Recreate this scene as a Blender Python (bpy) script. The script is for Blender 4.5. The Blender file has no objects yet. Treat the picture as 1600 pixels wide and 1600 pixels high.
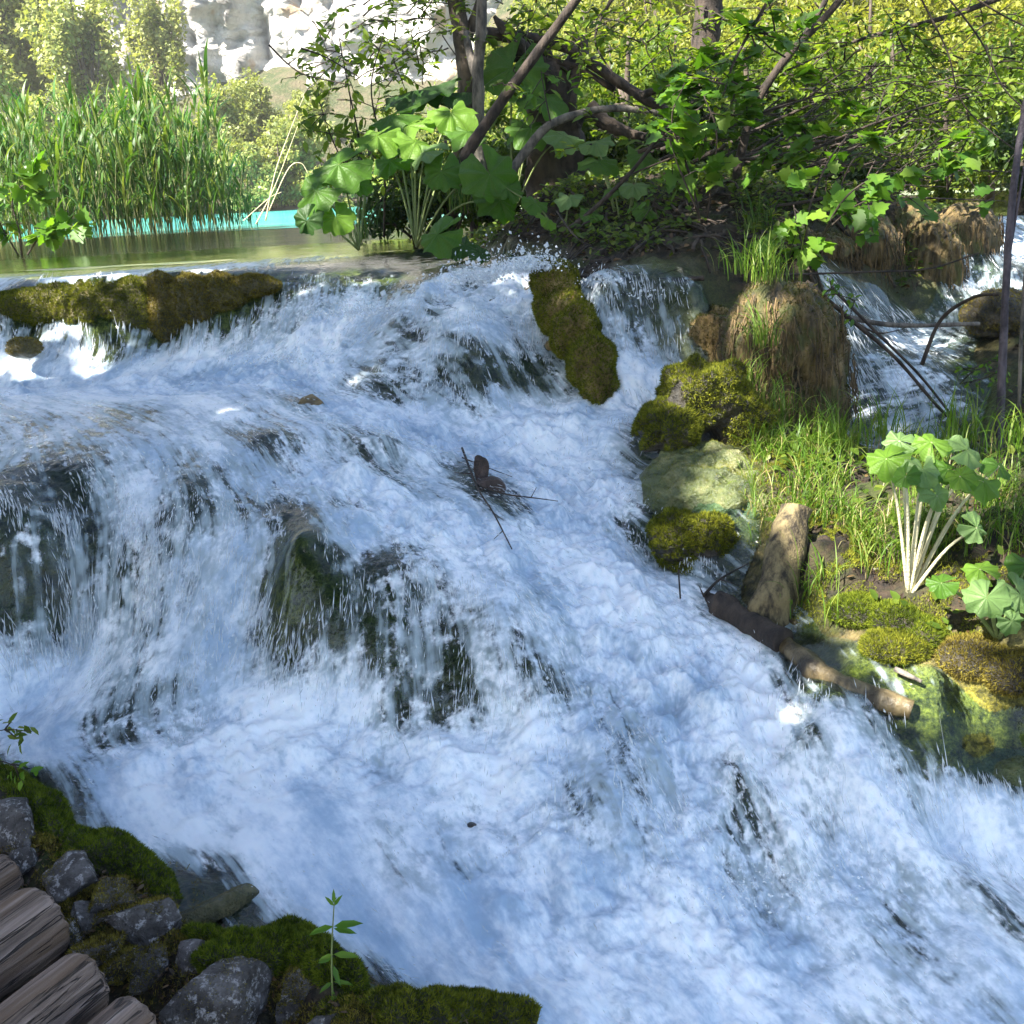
import bpy, math, random
import numpy as np
from mathutils import Vector, Matrix
S = bpy.context.scene
R = math.radians
# ------------------------------------------------------------------ camera
TH, RO, H, F = R(17.4), R(3.0), 0.35, 1600.0
cT, sT, cR, sR = math.cos(TH), math.sin(TH), math.cos(RO), math.sin(RO)
fw = Vector((0, cT, -sT)); up0 = Vector((0, sT, cT)); rt0 = Vector((1, 0, 0))
rt = rt0 * cR - up0 * sR; up = up0 * cR + rt0 * sR
cd = bpy.data.cameras.new('camera'); cam = bpy.data.objects.new('camera', cd)
S.collection.objects.link(cam); S.camera = cam
M = Matrix((rt, up, -fw)).transposed().to_4x4(); M.translation = Vector((0, 0, H))
cam.matrix_world = M
cd.sensor_fit = 'HORIZONTAL'; cd.sensor_width = 36; cd.lens = 36.0
cd.clip_start = 0.05; cd.clip_end = 2000
# ------------------------------------------------------------------ light
SUN_AZ = Vector((-0.72, -0.55, 0)).normalized(); SUN_EL = R(48)
to_sun = Vector((SUN_AZ.x * math.cos(SUN_EL), SUN_AZ.y * math.cos(SUN_EL), math.sin(SUN_EL)))
w = bpy.data.worlds.new('World'); S.world = w; w.use_nodes = True
nt = w.node_tree; nt.nodes.clear()
sky = nt.nodes.new('ShaderNodeTexSky'); sky.sky_type = 'NISHITA'; sky.sun_disc = False
sky.sun_elevation = SUN_EL; sky.sun_rotation = math.atan2(to_sun.x, to_sun.y)
bg = nt.nodes.new('ShaderNodeBackground'); bg.inputs[1].default_value = 0.075
wo = nt.nodes.new('ShaderNodeOutputWorld')
nt.links.new(sky.outputs[0], bg.inputs[0]); nt.links.new(bg.outputs[0], wo.inputs[0])
sl = bpy.data.lights.new('sun', 'SUN'); sl.energy = 5.0; sl.angle = R(0.55); sl.color = (1, .95, .86)
so = bpy.data.objects.new('sun', sl); S.collection.objects.link(so)
so.rotation_euler = to_sun.to_track_quat('Z', 'Y').to_euler()
S.view_settings.view_transform = 'Standard'; S.view_settings.look = 'None'
S.view_settings.gamma = 1; S.view_settings.exposure = 2.42
S.render.engine = 'CYCLES'
try:
    S.cycles.use_denoising = True; S.cycles.denoiser = 'OPENIMAGEDENOISE'
    S.cycles.max_bounces = 7; S.cycles.diffuse_bounces = 3; S.cycles.glossy_bounces = 2
    S.cycles.transmission_bounces = 4; S.cycles.transparent_max_bounces = 8
    S.cycles.sample_clamp_indirect = 6
    S.cycles.caustics_reflective = False; S.cycles.caustics_refractive = False
except Exception: pass

# ------------------------------------------------------------------ helpers
def ray(px, py):
    X = (px - 800) / F; V = (800 - py) / F
    a = X * cR + V * sR; b = -X * sR + V * cR
    return (a, cT + b * sT, -sT + b * cT)
def atz(px, py, z):
    d = ray(px, py); t = (z - H) / d[2]; return (d[0] * t, d[1] * t, z)
def aty(px, py, y):
    d = ray(px, py); t = y / d[1]; return (d[0] * t, y, H + d[2] * t)
def V3(px, py, y): return Vector(aty(px, py, y))

def hsh(ix, iy, iz, seed):
    n = (ix.astype(np.int64) * 374761393 + iy.astype(np.int64) * 668265263 + iz.astype(np.int64) * 2147483647 + seed * 144665) & 0xffffffff
    n = ((n ^ (n >> 13)) * 1274126177) & 0xffffffff
    n = ((n ^ (n >> 16)) * 2246822519) & 0xffffffff
    return (n ^ (n >> 15)) & 0xffff
_G = np.random.RandomState(3).normal(size=(65536, 3)); _G /= np.linalg.norm(_G, axis=1)[:, None]
_G = _G.astype(np.float32)
def perlin(x, y, z=None, seed=0):
    x = np.asarray(x, dtype=np.float64); y = np.asarray(y, dtype=np.float64)
    z = np.zeros_like(x) if z is None else np.asarray(z, dtype=np.float64) + np.zeros_like(x)
    ix, iy, iz = np.floor(x), np.floor(y), np.floor(z)
    fx, fy, fz = (x - ix).astype(np.float32), (y - iy).astype(np.float32), (z - iz).astype(np.float32)
    ix = ix.astype(np.int64); iy = iy.astype(np.int64); iz = iz.astype(np.int64)
    u = fx * fx * fx * (fx * (fx * 6 - 15) + 10); v = fy * fy * fy * (fy * (fy * 6 - 15) + 10); w_ = fz * fz * fz * (fz * (fz * 6 - 15) + 10)
    out = np.zeros_like(fx)
    for a in (0, 1):
        for b in (0, 1):
            for c in (0, 1):
                g = _G[hsh(ix + a, iy + b, iz + c, seed)]
                d = g[..., 0] * (fx - a) + g[..., 1] * (fy - b) + g[..., 2] * (fz - c)
                out += d * (u if a else 1 - u) * (v if b else 1 - v) * (w_ if c else 1 - w_)
    return out * 1.6
def fbm(x, y, z=None, o=4, seed=0, gain=.5):
    r = 0; a = 1
    for k in range(o):
        r = r + a * perlin(x * 2 ** k + 7.3 * k, y * 2 ** k - 3.1 * k, None if z is None else z * 2 ** k, seed + k); a *= gain
    return r
def billow(x, y, z=None, o=3, seed=0, gain=.5):
    r = 0; a = 1
    for k in range(o):
        r = r + a * (np.sqrt(perlin(x * 2 ** k + 5.1 * k, y * 2 ** k, None if z is None else z * 2 ** k, seed + k) ** 2 + .03) * 2 - .62); a *= gain
    return r
def sstep(a, b, x):
    t = np.clip((x - a) / (b - a), 0, 1); return t * t * (3 - 2 * t)

def tag(o, label=None, cat=None, group=None, kind=None):
    if label: o['label'] = label
    if cat: o['category'] = cat
    if group: o['group'] = group
    if kind: o['kind'] = kind
    return o
def np_mesh(name, verts, faces, mat=None, parent=None, smooth=True, attrs=None, mats=None, midx=None):
    """verts (n,3), faces list of equal-length (m,k) array or list of arrays"""
    me = bpy.data.meshes.new(name)
    verts = np.ascontiguousarray(verts, dtype=np.float32)
    if isinstance(faces, np.ndarray): faces = [faces]
    me.vertices.add(len(verts)); me.vertices.foreach_set('co', verts.ravel())
    nl = sum(f.size for f in faces); nf = sum(len(f) for f in faces)
    me.loops.add(nl); me.polygons.add(nf)
    me.loops.foreach_set('vertex_index', np.concatenate([f.ravel() for f in faces]).astype(np.int32))
    tot = np.concatenate([np.full(len(f), f.shape[1]) for f in faces]).astype(np.int32)
    st = np.concatenate([[0], np.cumsum(tot)[:-1]]).astype(np.int32)
    me.polygons.foreach_set('loop_start', st); me.polygons.foreach_set('loop_total', tot)
    if smooth: me.polygons.foreach_set('use_smooth', np.ones(nf, dtype=bool))
    if midx is not None: me.polygons.foreach_set('material_index', midx.astype(np.int32))
    for k, (typ, arr) in (attrs or {}).items():
        a = me.attributes.new(k, typ, 'POINT')
        a.data.foreach_set('value' if typ == 'FLOAT' else 'vector', np.ascontiguousarray(arr, dtype=np.float32).ravel())
    me.update(); me.validate()
    o = bpy.data.objects.new(name, me); S.collection.objects.link(o)
    for m in (mats or ([mat] if mat else [])): me.materials.append(m)
    if parent: o.parent = parent
    return o
def empty(name, loc, rz=0):
    o = bpy.data.objects.new(name, None); S.collection.objects.link(o); o.location = loc; o.rotation_euler = (0, 0, rz); o.empty_display_size = .1
    return o
def grid_faces(nr, nc):
    i = np.arange(nr * nc).reshape(nr, nc)
    return np.stack([i[:-1, :-1], i[:-1, 1:], i[1:, 1:], i[1:, :-1]], -1).reshape(-1, 4)

# node helpers
class NT:
    def __init__(s, name):
        s.m = bpy.data.materials.new(name); s.m.use_nodes = True; s.t = s.m.node_tree; s.t.nodes.clear()
        s.out = s.n('OutputMaterial')
    def n(s, typ, ins=None, **kw):
        nd = s.t.nodes.new('ShaderNode' + typ)
        for k, v in kw.items(): setattr(nd, k, v)
        for k, v in (ins or {}).items(): s.set(nd, k, v)
        return nd
    def set(s, nd, k, v):
        i = nd.inputs[k]
        if isinstance(v, bpy.types.NodeSocket): s.t.links.new(v, i)
        elif isinstance(v, bpy.types.Node): s.t.links.new(v.outputs[0], i)
        else:
            if hasattr(i.default_value, '__len__') and not hasattr(v, '__len__'): v = (v,) * len(i.default_value)
            if hasattr(v, '__len__') and len(i.default_value) == 4 and len(v) == 3: v = (*v, 1)
            i.default_value = v
    def math(s, op, a, b=0.0, c=None, clamp=False):
        nd = s.n('Math', operation=op, use_clamp=clamp); s.set(nd, 0, a); s.set(nd, 1, b)
        if c is not None: s.set(nd, 2, c)
        return nd.outputs[0]
    def map(s, v, a, b, c=0.0, d=1.0, smooth=True):
        nd = s.n('MapRange', interpolation_type='SMOOTHSTEP' if smooth else 'LINEAR')
        for i, x in enumerate((v, a, b, c, d)): s.set(nd, i, x)
        return nd.outputs[0]
    def noise(s, vec=None, scale=5, detail=4, rough=.55, dist=0, typ=None):
        nd = s.n('TexNoise')
        if typ: nd.noise_type = typ
        if vec is not None: s.set(nd, 'Vector', vec)
        for k, v in (('Scale', scale), ('Detail', detail), ('Roughness', rough), ('Distortion', dist)): s.set(nd, k, v)
        return nd.outputs[0]
    def voro(s, vec, scale, feature='F1', out=0):
        nd = s.n('TexVoronoi', feature=feature); s.set(nd, 'Vector', vec); s.set(nd, 'Scale', scale); return nd.outputs[out]
    def mapping(s, vec, scale=(1, 1, 1), rot=(0, 0, 0), loc=(0, 0, 0)):
        nd = s.n('Mapping'); s.set(nd, 'Vector', vec); s.set(nd, 'Scale', scale); s.set(nd, 'Rotation', rot); s.set(nd, 'Location', loc); return nd.outputs[0]
    def mix(s, f, a, b, typ='MIX'):
        nd = s.n('Mix', data_type='RGBA', blend_type=typ); s.set(nd, 0, f); s.set(nd, 6, a); s.set(nd, 7, b); return nd.outputs[2]
    def ramp(s, f, stops):
        nd = s.n('ValToRGB'); s.set(nd, 0, f); e = nd.color_ramp.elements
        while len(e) < len(stops): e.new(.5)
        for el, (p, c) in zip(e, stops): el.position = p; el.color = (*c, 1)
        return nd.outputs[0]
    def attr(s, name, out='Fac'):
        return s.n('Attribute', attribute_name=name).outputs[out]
    def bump(s, h, dist=.01, strength=1.0, nrm=None):
        nd = s.n('Bump'); s.set(nd, 'Height', h); s.set(nd, 'Distance', dist); s.set(nd, 'Strength', strength)
        if nrm is not None: s.set(nd, 'Normal', nrm)
        return nd.outputs[0]
    def pos(s): return s.n('NewGeometry').outputs['Position']
    def obj(s): return s.n('TexCoord').outputs['Object']
    def rnd(s): return s.n('ObjectInfo').outputs['Random']
    def princ(s, **kw):
        nd = s.n('BsdfPrincipled')
        for k, v in kw.items(): s.set(nd, k.replace('_', ' '), v)
        return nd.outputs[0]
    def end(s, sh): s.t.links.new(sh, s.out.inputs[0]); return s.m
    def mixs(s, f, a, b):
        nd = s.n('MixShader'); s.set(nd, 0, f); s.t.links.new(a, nd.inputs[1]); s.t.links.new(b, nd.inputs[2]); return nd.outputs[0]
# ------------------------------------------------------------------ terrain and water surface: control points
# (pixel x, pixel y, z of the surface, water thickness (negative = dry ground above), foam, turbulence)
CP = [
# upper lip: its foam values whiten the brim in place of reflected sky
(-300,455,0,.03,.5,.03),(-120,445,0,.03,.6,.03),(0,437,0,.025,.7,.03),(60,437,0,.02,.7,.03),(130,434,0,.02,.75,.03),(200,430,0,.02,.72,.03),(265,426,0,.02,.35,.03),(330,420,0,.02,.7,.03),(390,414,0,.02,.72,.03),(450,409,0,.02,.6,.03),(500,405,0,.03,.5,.1),(0,424,0,.05,.05,.03),(130,421,0,.05,.05,.03),(265,414,0,.05,.05,.03),(390,404,0,.05,.08,.03),(500,396,0,.05,.1,.03),(600,397,0,.04,.03,.15),
(680,400,-.01,.05,.1,.3),(740,408,-.02,.05,.2,.5),(800,418,5.4,.06,.7,1),
# left ledge face (third number above one: distance instead of height)
(0,475,5.95,.02,.6,.5),(0,520,5.85,.02,.8,.8),(60,455,6.05,.012,.05,.1),(60,500,5.95,.008,.2,.2),(150,455,5.93,.010,.03,.1),(150,500,5.88,.005,.03,.1),(150,540,5.82,.02,.45,.4),
(260,450,6.02,.010,.03,.1),(260,500,5.92,.005,.03,.1),(260,545,5.82,.02,.45,.3),(350,435,6.02,.012,.04,.1),(360,480,5.92,.01,.15,.3),(340,530,5.82,.02,.7,.7),(60,540,5.8,.02,.6,.5),
(430,430,6.1,.015,.2,.3),(430,470,5.95,.02,.45,.5),(420,520,5.8,.02,.7,.8),(520,425,6.1,.015,.15,.3),(520,460,5.85,.02,.5,.6),(600,425,6.1,.015,.1,.2),(600,455,5.85,.02,.4,.5),(670,435,5.6,.02,.3,.3),(680,480,5.12,.02,.6,.6),
# left ledge base, back of pool two
(-200,600,5.5,.06,.9,.6),(0,570,5.75,.06,.95,.6),(130,562,5.74,.06,.95,.5),(265,560,5.72,.06,.95,.5),(400,560,-.46,.05,1,.6),(470,520,-.33,.03,.95,.9),(540,480,-.22,.03,1,1),
# pool two
(0,620,-.475,.1,.75,.25),(100,660,-.485,.12,.62,.22),(0,700,-.5,.1,.6,.2),(200,640,-.48,.12,.6,.25),(300,620,-.48,.1,.85,.4),(400,600,-.48,.08,.95,.6),(480,620,-.485,.012,.7,.5),(500,590,-.475,.06,1,.8),(350,660,-.5,.06,.8,.5),(200,690,-.5,.07,.6,.2),(-250,700,-.5,.1,.5,.2),
# lip of pool two
(-250,830,-.56,.03,.3,.3),(0,765,-.55,.03,.3,.3),(130,738,-.55,.03,.35,.3),(220,718,-.545,.03,.6,.4),(320,700,-.535,.03,.65,.4),(420,690,-.53,.02,.45,.4),(520,670,-.53,.03,.7,.5),(600,690,-.57,.03,.6,.5),(660,710,-.65,.04,.8,.7),
# big left fall
(-250,950,-.85,.03,.3,.4),(0,830,-.66,.03,.35,.4),(0,900,3.26,.02,.36,.4),(0,975,3.2,.02,.34,.3),(0,1035,3.12,.08,.9,.7),(100,790,-.64,.02,.25,.3),(90,870,-.78,.02,.38,.4),(100,960,-.97,.02,.34,.3),(110,1050,-1.12,.05,.65,.5),
(200,780,-.64,.03,.72,.4),(190,870,-.8,.03,.66,.4),(200,960,-.96,.03,.56,.3),(210,1060,-1.1,.03,.5,.3),(180,1130,-1.17,.06,.6,.6),(260,1165,-1.2,.06,.7,.6),(290,800,-.66,.03,.6,.5),(290,900,-.84,.03,.75,.5),(300,1000,-1.0,.03,.72,.4),(310,1100,-1.15,.04,.72,.5),
(380,770,-.64,.03,.55,.5),(380,860,-.76,.03,.8,.6),(390,950,-.92,.03,.8,.5),(400,1050,-1.08,.04,.8,.5),(350,1150,-1.19,.1,.9,.7),
# big middle rock under the water
(470,745,-.62,.03,.85,.7),(480,800,-.665,.012,.38,.5),(455,870,-.75,.006,.15,.3),(460,945,-.88,.004,.03,.2),(475,1030,-1.04,.012,.42,.5),(540,750,-.64,.05,.95,.8),(640,790,-.69,.05,.95,.8),(740,850,-.77,.05,.95,.8),(560,860,-.76,.02,.74,.5),(600,880,-.785,.012,.55,.5),(600,960,-.9,.012,.42,.4),(520,950,-.88,.008,.22,.3),(500,880,-.77,.008,.3,.3),(580,1050,-1.04,.012,.32,.4),(680,1120,-1.14,.02,.45,.5),(560,1100,-1.13,.03,.8,.6),
(700,920,-.84,.02,.78,.5),(780,990,-.92,.015,.6,.5),(720,1040,-1.02,.012,.36,.4),(830,1040,-.99,.02,.55,.5),(870,1075,-1.05,.02,.6,.6),(850,930,-.87,.03,.8,.6),(780,1120,-1.13,.04,.85,.7),
# rocks between
(540,710,-.6,.02,.55,.5),(620,730,-.66,.02,.6,.5),(560,740,-.63,.03,.75,.5),(700,745,-.7,.02,.75,.6),(740,735,-.69,.01,.35,.4),(780,780,-.74,.01,.4,.4),(690,800,-.72,.04,.95,.7),
# dome (distances): a rounded fall standing in front of the brim
(650,455,5.25,.03,0.95,.7),(700,440,5.3,.03,0.95,1),(590,520,5.25,.02,0.66,.6),(545,560,5.1,.02,0.58,.5),(556,600,4.9,.02,0.58,.5),(630,485,5.15,.015,0.80,.5),(600,560,4.92,.012,0.43,.5),(650,530,4.98,.01,0.48,.4),(610,620,4.72,.015,0.48,.5),(700,665,4.52,.02,0.87,.7),(650,650,4.62,.02,0.87,.6),(720,455,5.2,.03,0.95,1),(700,500,4.98,.02,0.85,.6),(720,560,4.78,.012,0.48,.5),(740,620,4.6,.01,0.40,.5),(800,660,4.5,.03,0.92,.7),(800,440,5.2,.04,0.95,1),(800,490,5.0,.02,0.95,.8),(810,560,4.78,.012,0.53,.6),(820,620,4.6,.01,0.43,.5),(870,640,4.5,.02,0.95,.7),(870,540,4.8,.01,0.56,.5),(860,450,5.05,.01,0.75,.6),(920,600,4.6,.01,0.38,.4),(500,560,5.35,.05,0.95,.9),(470,590,5.2,.05,0.95,.8),
# confluence
(600,665,4.4,.05,1,.8),(560,640,4.6,.05,1,.8),(680,690,4.32,.07,1,.9),(760,695,4.3,.06,1,.8),(850,675,4.33,.1,1,.9),(900,705,4.18,.1,1,1),(820,740,4.1,.06,.97,.8),(840,800,-.8,.06,1,.8),(920,780,-.8,.08,1,1),(980,760,-.77,.04,.8,.7),(960,650,4.3,.06,1,.8),
(1000,820,-.84,.02,.55,.6),(1010,880,-.94,.03,.7,.6),(950,880,-.92,.08,1,.9),(870,870,-.88,.07,1,.8),(1000,900,-.96,.06,.9,.8),
# small fall right of the brown hump (distances)
(930,440,4.85,.02,.6,.7),(1000,452,4.8,.02,.35,.4),(1100,447,4.75,.015,.25,.3),(960,500,4.72,.015,.6,.5),(960,560,4.6,.02,.75,.6),(1030,500,4.72,.008,.35,.3),(1040,555,4.6,.012,.5,.4),(1100,500,4.66,.003,.15,.2),(1100,550,4.58,.005,.2,.2),(950,590,4.52,.05,.95,.7),(1040,585,4.48,.05,.9,.6),(1000,612,4.42,.05,.95,.7),
(990,680,4.15,.02,.6,.5),(1000,740,3.95,.015,.5,.5),
# wet algae rock on the right bank
(1060,700,-.66,.006,.1,.1),(1120,720,-.67,.004,.06,.1),(1180,730,-.67,-.005,0,0),(1050,770,-.74,.006,.15,.1),(1130,780,-.73,.006,.08,.1),(1190,800,-.77,.002,.05,.1),(1170,860,-.88,.004,.3,.2),
# channel on the right
(1050,940,-.98,.06,.97,.8),(1120,960,-1.0,.02,.7,.5),(950,960,-.97,.07,1,.8),(1080,1000,-1.03,.08,1,.9),(1180,1040,-1.06,.06,.95,.8),(1200,1100,-1.12,.08,1,.9),(1300,1120,2.56,.05,.97,.8),(1300,1170,2.48,.01,.45,.4),(1380,1170,2.46,.02,.65,.5),(1450,1190,2.41,.015,.5,.5),(1440,1235,2.36,.015,.5,.4),(1520,1240,2.36,.06,.9,.7),(1600,1260,2.34,.06,.9,.7),(1700,1270,2.32,.06,.9,.7),
(900,1040,-1.02,.05,.9,.7),(1000,1100,-1.09,.07,.97,.9),(1100,1180,-1.18,.06,.92,.8),(1200,1220,-1.23,.05,.85,.8),(1330,1230,2.41,.06,.95,.9),(1400,1290,2.3,.08,1,.9),(950,1180,-1.16,.03,.65,.6),(1000,1250,-1.22,.02,.62,.5),(940,1260,-1.22,.03,.7,.6),(880,1150,-1.14,.05,.85,.8),(1080,1280,-1.27,.04,.8,.8),(1150,1270,-1.27,.03,.65,.7),(1250,1320,-1.32,.05,.85,.8),(1220,1390,-1.37,.03,.72,.7),(1290,1290,-1.3,.03,.7,.7),(1180,1330,-1.33,.03,.68,.7),(1430,1440,-1.42,.03,.7,.6),(1330,1350,-1.36,.05,.85,.7),(1480,1330,-1.38,.06,.9,.5),(1600,1350,-1.4,.03,.85,.4),(1590,1430,-1.42,.006,.4,.3),(1560,1400,-1.41,.01,.5,.4),(1500,1450,-1.43,.03,.82,.5),(1600,1520,-1.46,.03,.8,.4),(1480,1560,-1.47,.03,.85,.5),(1350,1520,-1.45,.03,.8,.5),(1370,1590,-1.48,.03,.68,.5),(1250,1470,-1.42,.05,.9,.7),(1150,1440,-1.4,.06,.8,.8),(1080,1420,-1.38,.08,1,.8),(1700,1500,-1.46,.03,.8,.5),(1600,1620,-1.5,.03,.8,.5),
# broad foreground
(0,1090,-1.16,.1,1,.5),(100,1110,-1.18,.1,1,.5),(60,1180,-1.2,.08,.95,.35),(200,1210,-1.22,.1,1,.5),(300,1200,-1.22,.12,1,.6),(200,1300,-1.25,.06,.85,.3),(300,1320,-1.27,.08,.97,.35),(450,1180,-1.21,.12,1,.6),(560,1160,-1.19,.1,1,.7),(680,1170,-1.2,.08,.97,.7),(450,1300,-1.27,.15,.93,.3),(600,1290,-1.28,.15,.85,.4),(700,1280,-1.28,.1,.8,.5),(750,1330,-1.32,.08,.75,.6),(650,1400,-1.34,.15,.85,.35),(800,1250,-1.26,.08,.9,.8),(850,1330,-1.32,.1,.95,.8),(800,1430,-1.38,.15,1,.6),(950,1400,-1.37,.15,1,.8),(900,1500,-1.42,.2,1,.6),(1050,1520,-1.44,.2,1,.6),(1200,1560,-1.46,.12,.95,.6),(400,1360,-1.29,.05,.8,.3),(500,1400,-1.33,.12,.97,.35),(550,1460,-1.36,.12,1,.35),(650,1520,-1.4,.15,1,.4),(760,1560,-1.42,.15,1,.4),(900,1620,-1.46,.2,1,.5),(1200,1640,-1.48,.1,.9,.5),
# left bank, dry
(-60,1130,-1.17,.05,.9,.3),(0,1205,-1.17,-.01,0,0),(80,1290,-1.2,-.01,0,0),(150,1335,-1.22,-.01,0,0),(225,1375,-1.24,-.005,0,0),(290,1440,-1.28,0.0,.1,0),(330,1390,-1.28,.01,.12,.1),(410,1430,-1.31,.015,.25,.2),(360,1465,-1.3,.002,.2,.1),(440,1490,-1.31,-.01,0,0),(550,1520,-1.32,-.02,0,0),(620,1570,-1.36,-.01,0,0),(760,1610,-1.4,-.01,0,0),
(0,1260,-1.17,-.06,0,0),(100,1340,-1.21,-.06,0,0),(220,1450,-1.25,-.07,0,0),(350,1520,-1.3,-.08,0,0),(500,1580,-1.36,-.1,0,0),(650,1640,-1.4,-.1,0,0),(0,1450,-1.25,-.02,0,0),(200,1600,-1.35,.0,0,0),(450,1640,-1.42,-.06,0,0),(-200,1300,-1.2,-.1,0,0),(-100,1150,-1.16,-.03,0,0),(-250,1100,-1.1,-.05,0,0),
# right bank
(1180,930,-.97,-.005,.0,.1),(1250,960,-.97,.010,.42,.3),(1320,1010,-.98,.006,.3,.2),(1230,1020,-1.02,.012,.2,.1),(1300,1080,-1.05,.008,.2,.1),(1360,1050,-1.01,.006,.28,.2),(1400,1080,-1.04,.005,.2,.1),(1420,1130,-1.1,.006,.16,.1),(1480,1160,2.46,.006,.15,.1),(1520,1205,2.42,.006,.1,.1),(1470,1050,-1.0,.003,.1,.1),(1500,1100,-1.08,.006,.12,.1),(1550,1190,2.43,.004,.06,.1),(1600,1230,2.38,.01,.1,.1),(1600,1120,-1.1,.006,.1,.1),(1750,1180,-1.2,.0,.1,.1),
(1230,880,-.86,-.03,0,0),(1300,920,-.9,-.04,0,0),(1400,970,-.94,-.03,0,0),(1500,1020,-.98,-.02,0,0),(1600,1040,-.97,-.02,0,0),(1260,790,-.76,-.03,0,0),(1220,750,-.7,-.03,0,0),(1350,830,-.8,-.03,0,0),(1350,900,-.87,-.05,0,0),(1500,930,-.88,-.04,0,0),(1600,900,-.82,-.04,0,0),(1700,900,-.8,-.05,0,0),(1700,1040,-.95,-.05,0,0),
(1230,700,-.66,-.03,0,0),(1300,730,-.71,-.03,0,0),(1400,760,-.74,-.03,0,0),(1500,780,-.74,-.03,0,0),(1600,760,-.7,-.05,0,0),(1750,750,-.65,-.05,0,0),(1180,660,-.6,-.03,0,0),(1100,640,-.6,-.01,0,0),(1060,655,-.63,.005,.3,.2),
# column (built as a rock of its own; low ground here)
(1160,600,-.57,-.02,0,0),(1230,640,-.62,-.04,0,0),(1290,650,-.66,-.03,0,0),(1310,690,-.74,-.01,0,0),(1200,560,4.7,-.03,0,0),(1280,540,4.9,-.03,0,0),
# right fall (distances)
(1285,425,5.25,.02,.35,.4),(1310,480,5.15,.02,.4,.4),(1345,560,5.0,.02,.4,.4),(1400,640,4.85,.03,.55,.3),(1340,700,4.6,.05,.5,.3),(1450,700,4.6,.04,.4,.3),(1380,480,5.5,.015,.35,.4),(1430,580,5.0,.02,.5,.4),(1400,515,5.45,.02,.6,.5),(1480,505,5.6,.03,.6,.6),(1530,450,5.95,.03,.6,.6),(1560,400,6.4,.03,.55,.4),(1590,340,6.9,.03,.6,.3),(1420,480,5.75,-.01,0,0),(1430,420,5.95,-.02,0,0),(1420,350,6.15,-.02,0,0),(1340,350,5.9,-.03,0,0),(1340,420,5.6,-.01,0,0),(1520,360,6.3,-.02,0,0),(1590,560,5.0,-.02,0,0),(1520,600,4.9,.01,.3,.1),(1590,480,5.4,-.02,0,0),(1620,660,4.4,-.04,0,0),
]
WP = [ # world x, y, z, thickness, foam, turbulence
(-6,6.6,0,.1,0,.1),(-4.5,6.7,0,.08,0,.1),(-3,6.9,0,.08,0,.1),(-2,6.9,0,.08,0,.1),(-1,7.4,0,.08,0,.1),(-.3,7.4,0,.08,0,.1),(-6,8.5,0,.15,0,.1),(-3,8.5,0,.15,0,.1),(-1,8.8,0,.1,0,.1),(0,8.8,0,.0,0,.1),(.2,8,.0,-.1,0,0),(-.1,6.6,0,-.02,0,0),(-.2,5.9,-.01,.03,.05,.2),(0,5.4,-.01,.05,.2,.4),
(.4,5.6,.05,-.03,0,0),(.3,6.2,.2,-.1,0,0),(.9,5.7,.05,-.05,0,0),(1.0,6.4,.25,-.1,0,0),(1.6,5.8,.1,-.1,0,0),(1.7,6.5,.2,-.1,0,0),(2.6,6.9,.03,-.05,0,0),(.6,7.2,.35,-.1,0,0),(1.4,7.5,.25,-.1,0,0),(2.4,7.8,.05,-.1,0,0),(3.3,7.8,.0,-.02,0,0),(1.5,8.6,.1,-.1,0,0),(3,8.9,.0,-.02,0,.1),(4.2,8.6,0,.05,0,.1),(5.5,8.8,0,.05,0,.1),(.45,5.15,-.06,-.03,0,0),(1.1,5.05,-.07,-.02,0,0),(1.5,5.0,-.1,-.04,0,0),(6,5,-.2,-.1,0,0),(5,3,-.5,-.1,0,0),(4,1.5,-1.2,-.1,0,0),(2.6,1,-1.4,-.02,0,0),(2.2,2.6,-1.1,-.05,0,0),(3.5,3.2,-.7,-.1,0,0),(4.6,6.0,-.1,-.1,0,0),
(0,1,-1.55,.1,1,.5),(1.2,1,-1.6,.1,.9,.5),(-1.0,1.3,-1.35,-.1,0,0),(-2,1.2,-1.3,-.1,0,0),(-2.4,2.2,-1.25,-.1,0,0),(-3.2,3,-1.1,-.05,0,0),(-5,4,-.8,.02,.5,.3),(-5,5,-.5,.05,.6,.3),(-6,3,-1,-.1,0,0),(-4.5,2,-1.3,-.1,0,0),(-.4,1.2,-1.45,-.08,0,0),
]
pts = [(*(aty(a, b, z) if z > 1 else atz(a, b, z)), t, f, u) for a, b, z, t, f, u in CP] + list(WP)
pts = np.array(pts, dtype=np.float64)
_X, _Y = pts[:, 0], pts[:, 1]
c2 = .05 ** 2
A = np.sqrt((_X[:, None] - _X[None]) ** 2 + (_Y[:, None] - _Y[None]) ** 2 + c2)
n_ = len(pts)
Q = np.zeros((n_ + 3, n_ + 3)); Q[:n_, :n_] = -A + np.eye(n_) * 0.004
Q[:n_, n_] = 1; Q[:n_, n_ + 1] = _X; Q[:n_, n_ + 2] = _Y; Q[n_:, :n_] = Q[:n_, n_:].T
rhs = np.zeros((n_ + 3, 4)); rhs[:n_] = pts[:, 2:6]
W_ = np.linalg.solve(Q, rhs)
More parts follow.
